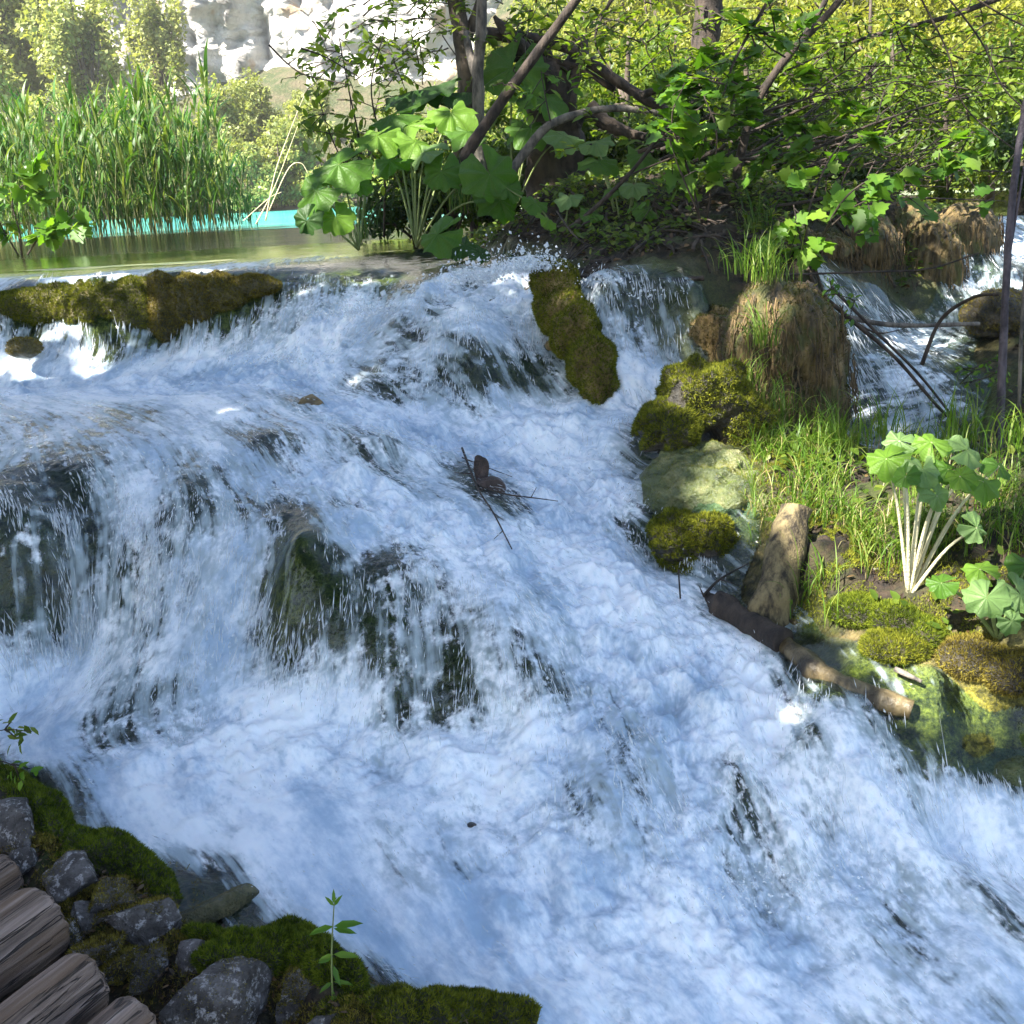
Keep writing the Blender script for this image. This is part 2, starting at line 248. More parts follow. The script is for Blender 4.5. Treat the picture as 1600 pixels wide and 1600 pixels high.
# regular world grid holding the fields
GX0, GX1, GY0, GY1, GS = -6.6, 6.6, .9, 9.3, .02
gx = np.arange(GX0, GX1, GS); gy = np.arange(GY0, GY1, GS)
GXX, GYY = np.meshgrid(gx, gy)
fld = np.zeros(GXX.shape + (4,))
wx = GXX + .035 * perlin(GXX * 4, GYY * 4, None, 91) ; wy = GYY + .035 * perlin(GXX * 4, GYY * 4, None, 92)
for r0 in range(0, len(gy), 40):
    a, b = wx[r0:r0 + 40], wy[r0:r0 + 40]
    D = np.sqrt((a[..., None] - _X) ** 2 + (b[..., None] - _Y) ** 2 + c2)
    fld[r0:r0 + 40] = -(D @ W_[:n_]) + W_[n_] + a[..., None] * W_[n_ + 1] + b[..., None] * W_[n_ + 2]
Zs, Wt, Fo, Tu = [fld[..., i] for i in range(4)]
Zs = np.minimum(Zs, .62)
def blur(a, s):
    k = int(3 * s / GS) + 1; x = np.arange(-k, k + 1) * GS; g = np.exp(-x * x / (2 * s * s)); g /= g.sum()
    for ax in (0, 1):
        p = np.pad(a, [(k, k) if i == ax else (0, 0) for i in (0, 1)], mode='edge')
        a = sum(g[j] * (p[j:j + a.shape[0], :] if ax == 0 else p[:, j:j + a.shape[1]]) for j in range(2 * k + 1))
    return a
up_pool = sstep(6.2, 6.9, GYY - .25 * np.clip(GXX + 1, 0, 1)) * (Wt > 0) 
Zs = np.where((GYY > 7.2) & (Wt > 0), 0, Zs)
Zs = np.where((Wt > 0) & (GYY > 5.6) & (GXX < .3), np.minimum(Zs, .004), Zs)
Fo = np.clip(Fo, 0, 1); Tu = np.clip(Tu, 0, 1)
Zb = blur(Zs, .07)
dzy, dzx = np.gradient(Zb, GS)
bx, by = .16, -.09
vx, vy = -dzx + bx * (GYY < 5.6), -dzy + by
nrm_ = np.sqrt(vx * vx + vy * vy) + 1e-6
vx, vy = blur(vx / nrm_, .05), blur(vy / nrm_, .05)
nrm_ = np.sqrt(vx * vx + vy * vy) + 1e-6; vx /= nrm_; vy /= nrm_
# flow coordinates: s grows along the current, t across it (least squares by FFT Poisson)
def poisson(px_, py_):
    def ext(a, sx, sy):
        a = np.concatenate([a, sx * a[:, ::-1]], 1); return np.concatenate([a, sy * a[::-1]], 0)
    P = np.fft.fft2(ext(px_, -1, 1)); Qf = np.fft.fft2(ext(py_, 1, -1))
    ny, nx = P.shape
    kx = 2j * np.pi * np.fft.fftfreq(nx, GS)[None]; ky = 2j * np.pi * np.fft.fftfreq(ny, GS)[:, None]
    den = kx * kx + ky * ky; den[0, 0] = 1
    U = (kx * P + ky * Qf) / den; U[0, 0] = 0
    return np.real(np.fft.ifft2(U))[:px_.shape[0], :px_.shape[1]]
sl_ = np.sqrt(1 + (dzx * vx + dzy * vy) ** 2)
SS = poisson(vx * sl_, vy * sl_)
TT = poisson(-vy, vx)
def samp(a, x, y):
    u = np.clip((np.asarray(x) - GX0) / GS, 0, a.shape[1] - 1.001); v = np.clip((np.asarray(y) - GY0) / GS, 0, a.shape[0] - 1.001)
    i = u.astype(int); j = v.astype(int); u = u - i; v = v - j
    return (a[j, i] * (1 - u) + a[j, i + 1] * u) * (1 - v) + (a[j + 1, i] * (1 - u) + a[j + 1, i + 1] * u) * v
def ground(x, y): return float(samp(Zs - Wt, np.array([x]), np.array([y]))[0])
def fan(nr, nc, y0, y1, k):
    ys = y0 * (y1 / y0) ** np.linspace(0, 1, nr); a = np.linspace(-k, k, nc)
    Y = np.repeat(ys[:, None], nc, 1); return a[None] * (Y + .3), Y
def keep(faces, ok): return faces[ok[faces].all(1)]

BUMPS = [(735,570,.24,.10,1.0),(600,940,.16,.06,1.0),(485,900,.10,.07,1.5),(740,1000,.14,.04,1.2),(60,850,.12,.03,1),(620,715,.12,.03,1),(430,690,.1,.03,1),(300,760,.12,.03,1),(1330,1225,.12,.085,1.2),(1180,1270,.08,.07,1.5),(960,1290,.10,.07,1.4),(1240,1340,.06,.06,1.5),(1060,1430,.11,.06,1.4),(860,1330,.08,.055,1.4),(1130,1340,.06,.05,1.6),(1400,1370,.07,.05,1.5),(1500,1400,.07,.045,1.6),(1260,1180,.06,.04,1.2),(1530,1520,.08,.04,1.5),(1000,1190,.07,.045,1.3),(800,432,.08,.05,1),(545,505,.1,.03,1.3),(960,690,.10,.05,1.2),(900,640,.08,.03,1),(450,1090,.09,.03,1),(1100,1110,.08,.035,1.3),(1000,1010,.09,.035,1.3),(1450,1330,.09,.03,1.5),(900,870,.07,.03,1.4),(640,680,.08,.03,1.2),(1150,1180,.07,.03,1.4),(1330,1440,.08,.035,1.4),(700,1190,.1,.03,1.4)]
for px, py, r_, h_, el_ in BUMPS:
    x_, y_, _z = atz(px, py, float(0)) if False else (0, 0, 0)
    best = None
    for y_ in np.linspace(1.4, 7, 400):
        q_ = aty(px, py, y_)
        if q_[2] < float(samp(Zs, q_[0], q_[1])): best = q_; break
    if best is None: continue
    ii, jj = int((best[0] - GX0) / GS), int((best[1] - GY0) / GS); ux, uy = vx[jj, ii], vy[jj, ii]
    dx_, dy_ = GXX - best[0], GYY - best[1]; a_ = (dx_ * ux + dy_ * uy) / (r_ * el_); b_ = (-dx_ * uy + dy_ * ux) / r_
    Zs = Zs + h_ * np.exp(-(a_ * a_ + b_ * b_)) * (Wt > 0)
# bed
bX, bY = fan(640, 620, 1.0, 9.2, .72)
bs = samp(Zs, bX, bY); bw = samp(Wt, bX, bY); bt, bS = samp(TT, bX, bY), samp(SS, bX, bY)
dry = sstep(.0, -.03, bw)
bz = samp(blur(Zs, .03), bX, bY) * 0 + bs - np.where(bw > 0, np.maximum(bw, .012), bw)
slope = samp(np.hypot(dzx, dzy), bX, bY)
lump = fbm(bX * 5, bY * 5, bz * 5, 5, 11, .6) 
bz = bz + lump * (.014 + .03 * dry * (bY > 2.9)) - .014 + .014 * dry + .004 * (1 - dry) * fbm(bX * 28, bY * 28, bz * 28, 3, 23)
bz += np.where(bw <= 0, .008, 0) * fbm(bX * 22, bY * 22, bz * 22, 3, 21)
bnx = samp(dzx, bX, bY); bny = samp(dzy, bX, bY)
o = .03 * fbm(bX * 9, bz * 9, bY * 2, 3, 31) * np.clip(slope / 3, 0, 1)
def mat_bed():
    m = NT('riverbed'); p = m.pos(); n1 = m.noise(p, 3.2, 6, .6); n2 = m.noise(p, 24, 8, .72); n3 = m.noise(p, 110, 5, .7)
    c = m.ramp(n2, [(.36, (.006, .006, .005)), (.47, (.03, .03, .012)), (.55, (.085, .07, .025)), (.68, (.24, .19, .09))])
    moss = m.mix(m.map(n3, .35, .65), (.010, .016, .002), (.08, .09, .012))
    c = m.mix(m.map(n1, .42, .58), c, moss)
    d = m.attr('dry'); soil = m.mix(m.map(n2, .35, .65), (.006, .004, .003), (.045, .028, .016)); soil = m.mix(m.map(m.noise(p, 5, 5, .7), .5, .62), soil, m.mix(n3, (.012, .02, .003), (.05, .06, .01)))
    c = m.mix(m.math('MULTIPLY', d, m.map(n1, .75, .5)), c, soil)
    c = m.mix(m.math('MULTIPLY', m.map(m.attr('lime'), .2, .7), m.map(n2, .3, .6)), c, m.mix(n3, (.16, .11, .04), (.34, .27, .13)))
    gm = m.mix(m.map(n2, .38, .6), (.02, .022, .004), m.mix(m.map(n3, .35, .65), (.10, .10, .012), (.30, .26, .04))); c = m.mix(m.attr('gold'), c, gm)
    h = m.math('ADD', n2, m.math('MULTIPLY', n3, .35))
    return m.end(m.princ(Base_Color=c, Roughness=m.map(d, 0, 1, .32, .85), Normal=m.bump(h, .02, .9)))
Mbed = mat_bed()
lime = np.zeros_like(bX)
def blob(px, py, z, r, ry=None):
    x, y, _ = atz(px, py, z); return np.exp(-((bX - x) / r) ** 2 - ((bY - y) / (ry or r)) ** 2)
for q in [(1080,520,-.3,.22,.12),(1400,1080,-1.08,.14,.1),(1300,1040,-1.05,.08,.08),(1440,390,-.2,.5,.3),(1530,1160,-1.15,.3,.2)]: lime += blob(*q)
gold = 0 * bX
for q in [(60,470,-.1,.35,.4),(160,470,-.1,.4,.4),(260,480,-.15,.3,.4),(350,450,-.08,.3,.3),(460,430,-.06,.3,.3),(570,440,-.1,.25,.3),(1420,1100,-1.05,.16,.13),(1520,1140,-1.12,.2,.15),(1330,1060,-1.03,.12,.1),(1580,1190,-1.2,.15,.1),(440,900,-.82,.12,.2),(1430,400,-.2,.5,.5)]: gold += blob(*q)
bed = np_mesh('riverbed', np.stack([bX, bY, bz], -1).reshape(-1, 3), grid_faces(640, 620), Mbed,
    attrs={'gold': ('FLOAT', np.clip(gold, 0, 1)), 'dry': ('FLOAT', dry), 'lime': ('FLOAT', np.clip(lime, 0, 1))})
tag(bed, kind='structure')

# water
NR, NC = 1300, 860
X, Y = fan(NR, NC, 1.15, 9.2, .68)
z = samp(Zs, X, Y); wt = samp(Wt, X, Y); fo = samp(Fo, X, Y); tu = samp(Tu, X, Y); s = samp(SS, X, Y); t = samp(TT, X, Y)
slp = samp(np.hypot(dzx, dzy), X, Y)
n_big = billow(s * 5, t * 7, None, 3, 41)
n_mid = billow(s * 14, t * 22, z * 6, 3, 51)
n_low = fbm(s * 2.2, t * 5.5, None, 3, 43)
n_str = fbm(s * 16, t * 70, z * 5, 3, 61)
n_lob = billow(X * 7, Y * 7, z * 7, 2, 75)
n_puf = billow(X * 18 , Y * 18, z * 18, 3, 71)
amp = tu * (.25 + .75 * sstep(.3, .8, tu)) * (.35 + .65 * fo) * (.5 + .5 * np.clip(wt / .05, 0, 1))
steep = np.clip(slp / 1.5, 0, 1)
disp = amp * (.050 * n_low + .034 * n_big + .011 * n_mid * (1 - .5 * steep) + .0015 * n_str + .010 * n_puf * (1 - .6 * steep) + .050 * n_lob * (1 - .5 * steep))
cl = sstep(0.05, .35, fo)
disp += (.0012 * fbm(s * 14, t * 9, None, 3, 81)) * (1 - cl)
# crests thrown up where the current hits the dome and the confluence
z2 = z + disp
nx_, ny_ = samp(dzx, X, Y), samp(dzy, X, Y)
# on steep faces push the relief out of the face instead of up
k_ = 1 / np.sqrt(1 + nx_ ** 2 + ny_ ** 2)
Xo = X - disp * nx_ * k_; Yo = Y - disp * ny_ * k_; Zo = z + disp * k_
Fv = np.clip(fo + (.14 * n_mid + .08 * n_str) * (fo > .05) * (1 - .6 * sstep(.8, 1, fo)) + .10 * sstep(.75, 1, fo) + (.10 * n_big + .12 * n_lob * tu + .42 * n_low * (.35 + .65 * tu)) * (fo > .05), 0, 1)
ok = (wt > 0).ravel()
def mat_water():
    m = NT('cascade_water'); p = m.pos(); fl = m.attr('flow', 'Vector'); Fa = m.attr('foam'); tb = m.attr('turb')
    a = m.noise(m.mapping(fl, (13, 27, 8)), 1, 6, .62)
    b = m.noise(m.mapping(fl, (48, 95, 40)), 1, 4, .6)
    c3 = m.noise(p, 42, 5, .65)
    v = m.voro(m.mapping(fl, (28, 75, 20)), 1.0)
    a0 = m.noise(m.mapping(fl, (3.5, 15, 3)), 1, 3, .5); fine = m.math('MULTIPLY', m.math('SUBTRACT', m.math('ADD', m.math('MULTIPLY', b, .30), m.math('MULTIPLY', c3, .28)), .29), m.map(tb, .3, .75, .45, 1))
    pat = m.math('ADD', m.math('ADD', m.math('MULTIPLY', a, .30), m.math('MULTIPLY', a0, .12)), m.math('ADD', fine, .29))
    thr = m.math('SUBTRACT', .685, m.math('MULTIPLY', Fa, .40))
    mask = m.map(pat, thr, m.math('ADD', thr, m.map(Fa, .4, .85, .09, .20)))
    mask = m.math('MULTIPLY', mask, m.map(Fa, .02, .15))
    h = m.math('ADD', m.math('MULTIPLY', a, .7), m.math('ADD', m.math('MULTIPLY', b, .25), m.math('MULTIPLY', c3, .22)))
    nb = m.bump(h, m.map(tb, .35, .85, .0012, .008), .9)
    lo = m.noise(m.mapping(fl, (2.2, 5, 2)), 1, 4, .55); fc = m.mix(m.map(m.math('ADD', m.math('MULTIPLY', pat, .55), m.math('MULTIPLY', lo, .45)), .40, .58), (.36, .48, .62), (.90, .93, .97))
    foam = m.princ(Base_Color=fc, Roughness=.5, Normal=nb, Specular_IOR_Level=.25, Subsurface_Weight=.35, Subsurface_Radius=(.012, .017, .02), Subsurface_Scale=1.0)
    tr = m.n('BsdfTranslucent', {'Color': (.8, .88, .92), 'Normal': nb}).outputs[0]
    foam = m.mixs(.08, foam, tr)
    rip = m.bump(m.math('ADD', m.noise(m.mapping(fl, (14, 22, 10)), 1, 4, .6), m.math('MULTIPLY', b, .25)), m.math('ADD', .002, m.math('MULTIPLY', m.map(Fa, .02, .4), .014)), 1)
    fr = m.n('Fresnel', {'IOR': 1.33, 'Normal': rip}).outputs[0]
    gl = m.n('BsdfGlossy', {'Color': (1, 1, 1), 'Roughness': .04, 'Normal': rip}).outputs[0]
    tp = m.n('BsdfTransparent', {'Color': (.74, .90, .90)}).outputs[0]
    clear = m.mixs(m.math('MINIMUM', m.math('MULTIPLY', fr, 1.2), 1.0), tp, gl)
    milk = m.mixs(.4, m.n('BsdfDiffuse', {'Color': (.66, .78, .84), 'Normal': rip}).outputs[0], m.n('BsdfTranslucent', {'Color': (.6, .75, .82)}).outputs[0])
    vs = m.math('ADD', m.math('MULTIPLY', m.noise(m.mapping(fl, (1.6, 26, 1)), 1, 3, .5), .6), m.math('MULTIPLY', m.noise(m.mapping(fl, (5, 60, 3)), 1, 3, .5), .4)); t0 = m.math('SUBTRACT', .58, m.math('MULTIPLY', Fa, .34))
    vm = m.math('MULTIPLY', m.map(vs, t0, m.math('ADD', t0, .2)), m.map(Fa, .08, .5, 0, .8)); clear = m.mixs(vm, clear, milk)
    return m.end(m.mixs(mask, clear, foam))
Mwater = mat_water()
fc_ = keep(grid_faces(NR, NC), ok)
used = np.zeros(NR * NC, bool); used[fc_.ravel()] = True; rm = np.cumsum(used) - 1
vv = np.stack([Xo, Yo, Zo], -1).reshape(-1, 3)[used]
water = np_mesh('stream_water', vv, rm[fc_], Mwater, attrs={'foam': ('FLOAT', Fv.ravel()[used]), 'turb': ('FLOAT', tu.ravel()[used]),
    'flow': ('FLOAT_VECTOR', np.stack([s, t, z * .3], -1).reshape(-1, 3)[used])})
tag(water, kind='structure')

# droplets and short strands of falling water
def mat_spray():
    m = NT('water_spray')
    d = m.princ(Base_Color=(.9, .93, .96), Roughness=.25, Specular_IOR_Level=.6)
    tr = m.n('BsdfTranslucent', {'Color': (.85, .92, .96)}).outputs[0]
    d = m.mixs(.3, d, tr); return m.end(m.mixs(.35, d, m.n('BsdfTransparent').outputs[0]))
Mspray = mat_spray()
rs = np.random.RandomState(5)
def flecks(n, region, name):
    x = region(n); x, y = x
    f = samp(Fo, x, y); w_ = samp(Wt, x, y); tt = samp(Tu, x, y); sp = samp(np.hypot(dzx, dzy), x, y)
    nn = fbm(samp(SS, x, y) * 4, samp(TT, x, y) * 14, None, 3, 33)
    keepm = (w_ > .006) & (f > .24) & (rs.rand(n) < np.clip(.12 + f * .45 + nn * 1.3, 0.0, 1) * np.clip(-.12 + sp * .6 + tt * .35, 0, 1) * (1 - .85 * sstep(.7, .95, f)) * (.35 + .65 * sstep(2.4, 3.6, y)) * sstep(.004, .012, w_))
    x, y, f, tt, sp = x[keepm], y[keepm], f[keepm], tt[keepm], sp[keepm]; n = len(x)
    ux, uy = samp(vx, x, y), samp(vy, x, y); gxx, gyy = samp(dzx, x, y), samp(dzy, x, y)
    uz = (gxx * ux + gyy * uy); uz = np.maximum(uz, -6)
    d = np.stack([ux, uy, uz], -1); d /= np.linalg.norm(d, axis=1)[:, None]
    d += rs.normal(size=d.shape) * .13; d /= np.linalg.norm(d, axis=1)[:, None]
    nr = np.stack([-gxx, -gyy, np.ones(n)], -1); nr /= np.linalg.norm(nr, axis=1)[:, None]
    zz = samp(Zs, x, y)
    hgt = rs.exponential(.010, n) * (.5 + tt) + .002 + np.where(rs.rand(n) < .05, rs.exponential(.035, n) * tt, 0)
    P = np.stack([x, y, zz], -1) + nr * hgt[:, None]
    L = rs.gamma(2, .0052, n) * (.5 + 1.3 * np.clip(sp, 0, 1.5)) * (.5 + y / 6); Wd = L * 0 + rs.gamma(3, .00034, n) * (.5 + y / 5) + .0004
    sd = np.cross(d, nr); sd /= np.linalg.norm(sd, axis=1)[:, None] + 1e-9
    nn2 = np.cross(sd, d)
    vs = np.stack([P - d * L[:, None], P + sd * Wd[:, None], P + nn2 * Wd[:, None], P - sd * Wd[:, None], P - nn2 * Wd[:, None], P + d * L[:, None] * .7], 1)
    b = np.arange(n)[:, None, None] * 6
    tri = np.array([(0, 2, 1), (0, 3, 2), (0, 4, 3), (0, 1, 4), (5, 1, 2), (5, 2, 3), (5, 3, 4), (5, 4, 1)])[None] + b
    return vs.reshape(-1, 3), tri.reshape(-1, 3)
def reg(n):
    y = 1.5 * (6.6 / 1.5) ** rs.rand(n); return (rs.rand(n) * 1.24 - .62) * (y + .2), y
def splash(cs):
    out = []
    for px, py, y, sx, sz, n in cs:
        c = np.array(aty(px, py, y)); out.append(c + rs.normal(size=(n, 3)) * np.array([sx, sx * .6, 0]) + np.array([0, 0, 1.0]) * (rs.exponential(sz, n)[:, None]) * (1 if sz > 0 else 0))
    P = np.concatenate(out); n = len(P); d = unit_(rs.normal(size=(n, 3)) + np.array([0, -.3, .2])); L = rs.gamma(2, .0017, n) * (.4 + P[:, 1] / 5); Wd = L * rs.uniform(.35, .8, n)
    sd = unit_(np.cross(d, [.3, .1, 1])); n2 = np.cross(sd, d)
    vs = np.stack([P - d * L[:, None], P + sd * Wd[:, None], P + n2 * Wd[:, None], P - sd * Wd[:, None], P - n2 * Wd[:, None], P + d * L[:, None]], 1); b = np.arange(n)[:, None, None] * 6
    tri = np.array([(0, 2, 1), (0, 3, 2), (0, 4, 3), (0, 1, 4), (5, 1, 2), (5, 2, 3), (5, 3, 4), (5, 4, 1)])[None] + b
    return vs.reshape(-1, 3), tri.reshape(-1, 3)
def unit_(a): return a / (np.linalg.norm(a, axis=-1, keepdims=True) + 1e-9)
fv, ff = flecks(560000, reg, 'spray')
sv_, sf_ = splash([(800,425,4.85,.12,.028,1500),(740,440,5.0,.1,.02,900),(850,420,4.8,.05,.03,500),(940,442,4.75,.05,.02,120),(560,490,5.3,.15,.02,900),(1000,460,4.66,.14,.006,60),(1430,1180,2.75,.08,.02,500),(1180,1390,2.15,.1,.02,500),(500,560,5.4,.2,.012,700),(1380,1190,2.75,.06,.02,300),(700,665,4.7,.25,.015,900),(960,1290,2.4,.1,.02,300)])
ff = np.concatenate([ff, sf_ + len(fv)]); fv = np.concatenate([fv, sv_])
spray = np_mesh('water_spray', fv, ff, Mspray, smooth=True)
tag(spray, kind='stuff')
# ------------------------------------------------------------------ vegetation builders
def unit(a): return a / (np.linalg.norm(a, axis=-1, keepdims=True) + 1e-9)
def tubes(paths, sides=7, rough=.0, seed=0):
    """paths: list of (points (n,3), radii (n)) -> verts, faces, v coordinate"""
    vs, fs = [], []; off = 0
    for pts_, rad in paths:
        p = np.asarray(pts_, float); r = np.asarray(rad, float) * np.ones(len(p))
        d = unit(np.gradient(p, axis=0)); a = np.zeros_like(p); ref = np.array([.3, .2, 1.0]) if abs(d[0][2]) < .8 else np.array([1, .1, 0])
        for i in range(len(p)):
            ref = ref - d[i] * ref.dot(d[i]); ref = ref / np.linalg.norm(ref); a[i] = ref
        b = np.cross(d, a); th = np.linspace(0, 2 * np.pi, sides, endpoint=False)
        ring = p[:, None] + (np.cos(th)[None, :, None] * a[:, None] + np.sin(th)[None, :, None] * b[:, None]) * r[:, None, None]
        if rough:
            k = perlin(ring[..., 0] * 9, ring[..., 1] * 9, ring[..., 2] * 9, seed) + .5 * perlin(ring[..., 0] * 30, ring[..., 1] * 30, ring[..., 2] * 12, seed + 1)
            ring = p[:, None] + (ring - p[:, None]) * (1 + rough * k[..., None])
        n = len(p); vs.append(np.concatenate([ring.reshape(-1, 3), p[:1], p[-1:]])); i = np.arange(n * sides).reshape(n, sides)
        j = np.roll(i, -1, 1)
        q = np.stack([i[:-1], j[:-1], j[1:], i[1:]], -1).reshape(-1, 4) + off
        c0, c1 = off + n * sides, off + n * sides + 1
        e0 = np.stack([np.full(sides, c0), j[0] + off, i[0] + off, i[0] + off], -1)[:, :3]; e1 = np.stack([np.full(sides, c1), i[-1] + off, j[-1] + off], -1)
        fs.append((q, np.concatenate([e0, e1]))); off += n * sides + 2
    return np.concatenate(vs), [np.concatenate([f[0] for f in fs]), np.concatenate([f[1] for f in fs])]
def smooth_path(p, n=16, jit=0, seed=0):
    p = np.asarray(p, float)
    if len(p) < 3: q = p[0] + (p[-1] - p[0]) * np.linspace(0, 1, n)[:, None]
    else:
        P = np.concatenate([[2 * p[0] - p[1]], p, [2 * p[-1] - p[-2]]]); q = []
        for u in np.linspace(0, len(p) - 1 - 1e-6, n):
            i = int(u); f = u - i; a, b, c, d = P[i:i + 4]
            q.append(.5 * (2 * b + (c - a) * f + (2 * a - 5 * b + 4 * c - d) * f * f + (3 * b - a - 3 * c + d) * f ** 3))
        q = np.array(q)
    if jit:
        r = np.random.RandomState(seed); q[1:-1] += r.normal(size=(len(q) - 2, 3)) * jit
    return q
LEAF_V = np.array([(0, 0, 0), (.3, .22, .05), (.3, -.22, .05), (.38, 0, 0), (.7, .17, .03), (.7, -.17, .03), (1, 0, -.1)])
LEAF_F = np.array([(0, 3, 1), (0, 2, 3), (1, 3, 4), (2, 5, 3), (3, 6, 4), (3, 5, 6)])
QUAD_V = np.array([(0, 0, 0), (.5, .32, .06), (1, 0, -.05), (.5, -.32, .06)]); QUAD_F = np.array([(0, 3, 1), (1, 3, 2)])
# lobed leaf (maple or hazel like), outline fan
_lob = [(0, 0), (-.05, .18), (.02, .42), (.22, .33), (.38, .52), (.52, .3), (.72, .28), (.78, .12), (1, 0), (.78, -.12), (.72, -.28), (.52, -.3), (.38, -.52), (.22, -.33), (.02, -.42), (-.05, -.18)]
MAPLE_V = np.array([(x, y, .12 * abs(y) - .12 * max(0, x - .5)) for x, y in _lob] + [(.35, 0, -.02)])
MAPLE_F = np.array([(16, i, (i + 1) % 16) for i in range(16)])
def scatter(T, P, Adir, Nrm, size):
    tv, tf = T; n = len(P); Adir = unit(Adir); y = unit(np.cross(Nrm, Adir)); zz = np.cross(Adir, y)
    size = np.asarray(size) * np.ones(n)
    v = (Adir[:, None] * tv[None, :, :1] + y[:, None] * tv[None, :, 1:2] + zz[:, None] * tv[None, :, 2:]) * size[:, None, None] + P[:, None]
    f = tf[None] + (np.arange(n) * len(tv))[:, None, None]
    return v.reshape(-1, 3), f.reshape(-1, 3)
def leaf_obj(name, T, P, A_, N_, size, mat, parent=None, rnd_=None, seed=0):
    r = np.random.RandomState(seed); v, f = scatter(T, P, A_, N_, size)
    val = np.repeat(r.rand(len(P)) if rnd_ is None else rnd_, len(T[0]))
    return np_mesh(name, v, f, mat, parent, smooth=False, attrs={'v': ('FLOAT', val)})
def mat_leaf(name, c1, c2, c3=None, trans=.45, rough=.45, spec=.35):
    m = NT(name); v = m.attr('v'); p = m.obj()
    c = m.ramp(v, [(0, c1), (.6, c2), (1, c3 or c2)])
    n = m.noise(p, 2.5, 3); c = m.mix(m.map(n, .35, .65, .0, .45), c, m.mix(1, c, (.5, .6, .4), 'MULTIPLY'))
    d = m.princ(Base_Color=c, Roughness=rough, Specular_IOR_Level=spec)
    tc = m.mix(1, c, (1.5, 1.5, .6), 'MULTIPLY'); tr = m.n('BsdfTranslucent', {'Color': tc}).outputs[0]
    return m.end(m.mixs(trans, d, tr))
Lfar = mat_leaf('leaves_far', (.15, .19, .06), (.29, .31, .10), (.42, .42, .17), .4)
Lbush = mat_leaf('leaves_bush', (.05, .09, .012), (.10, .16, .02), (.18, .22, .03), .5)
Ldark = mat_leaf('leaves_dark', (.02, .045, .008), (.04, .08, .012), (.07, .12, .02), .4)
def mat_bark(name, c1, c2, sc=14, rough=.85):
    m = NT(name); p = m.pos(); n = m.noise(m.mapping(p, (1, 1, .35)), sc, 6, .65); n2 = m.noise(p, sc * 5, 4, .6)
    c = m.mix(m.map(n, .35, .65), c1, c2)
    return m.end(m.princ(Base_Color=c, Roughness=rough, Normal=m.bump(m.math('ADD', n, m.math('MULTIPLY', n2, .4)), .015, 1)))
Mbark = mat_bark('bark', (.035, .025, .018), (.13, .10, .075)); Mdark = mat_bark('dead_bark', (.012, .008, .006), (.06, .042, .03))
Mgrey = mat_bark('grey_bark', (.05, .045, .04), (.2, .17, .14), 22)

def crown_points(r, n, rad, nclump, spread=.28, flat=.8):
    c = r.normal(size=(nclump, 3)); c = unit(c) * (r.rand(nclump, 1) ** .4) * np.array(rad) * .85
    cs = r.rand(nclump) * .7 + .5
    k = r.randint(0, nclump, n); P = c[k] + unit(r.normal(size=(n, 3))) * (r.rand(n, 1) ** .5) * (np.array(rad) * spread)[None] * cs[k][:, None]
    return P, c, k
def make_tree(name, seed, height, rad, n, lsize, mat, nclump=26, T=(QUAD_V, QUAD_F), spread=.3):
    r = np.random.RandomState(seed); root = empty(name, (0, 0, 0))
    cz = height - rad[2] * .95
    P, C, k = crown_points(r, n, rad, nclump, spread)
    P[:, 2] += cz; C[:, 2] += cz
    A_ = r.normal(size=(n, 3)); A_[:, 2] -= .3; N_ = r.normal(size=(n, 3)) * .6 + np.array([0, 0, 1]) + unit(P - np.array([0, 0, cz])) * .5
    leaf_obj('crown', T, P, A_, N_, lsize * (.6 + .8 * r.rand(n)), mat, root, rnd_=np.clip(r.rand(n) * .6 + .4 * r.rand(nclump)[k], 0, 1))
    tr = smooth_path([(0, 0, -.5), (.1 * r.randn(), .1 * r.randn(), height * .35), (.25 * r.randn(), .25 * r.randn(), height * .88)], 14)
    rr = np.linspace(height * .022 + .02, .02, 14); paths = [(tr, rr)]
    for c in C[::2]:
        i = r.randint(3, 11); a = tr[i]; mid = (a + c) / 2 + np.array([0, 0, .1 * height * r.rand()])
        paths.append((smooth_path([a, mid, c], 7), np.linspace(rr[i] * .45, .012, 7)))
    v, f = tubes(paths, 6, .2, seed); np_mesh('trunk', v, f, Mbark, root)
    return root
def copy_tree(o, parent=None):
    c = o.copy(); S.collection.objects.link(c); c.parent = parent
    for ch in [x for x in S.objects if x.parent == o]: copy_tree(ch, c)
    return c

# ------------------------------------------------------------------ the far side of the lake
def shore(x): # distance of the far shore
    return 46 - 24 * sstep(-4, 9, x) - 8 * sstep(8, 16, x)
nx_h, ny_h = 240, 150
hx = np.linspace(-75, 75, nx_h)[None] + np.zeros((ny_h, 1)); hv = np.linspace(0, 1, ny_h)[:, None] + np.zeros((1, nx_h))
hy = shore(hx) + hv ** 1.5 * 90
dist = hy - shore(hx)
hz = -.6 + .12 * dist + .010 * np.maximum(0, dist) ** 1.9 + fbm(hx * .12, hy * .12, None, 4, 5) * 1.2 * sstep(1, 8, dist)
def hill_z(x, y):
    d = y - shore(np.array(x)); return float(-.6 + .12 * d + .010 * max(0, d) ** 1.9 + (fbm(np.array([x * .12]), np.array([y * .12]), None, 4, 5) * 1.2)[0] * sstep(1, 8, d))
m = NT('hillside'); p = m.pos(); n1 = m.noise(p, .6, 6, .6); n2 = m.noise(p, 6, 5, .6)
c = m.mix(m.map(n1, .4, .6), (.035, .05, .012), (.09, .075, .04)); c = m.mix(m.map(n2, .5, .7), c, (.12, .11, .05))
hill = np_mesh('hillside', np.stack([hx, hy, hz], -1).reshape(-1, 3), grid_faces(ny_h, nx_h), m.end(m.princ(Base_Color=c, Roughness=.9, Normal=m.bump(n2, .2))))
tag(hill, kind='structure')
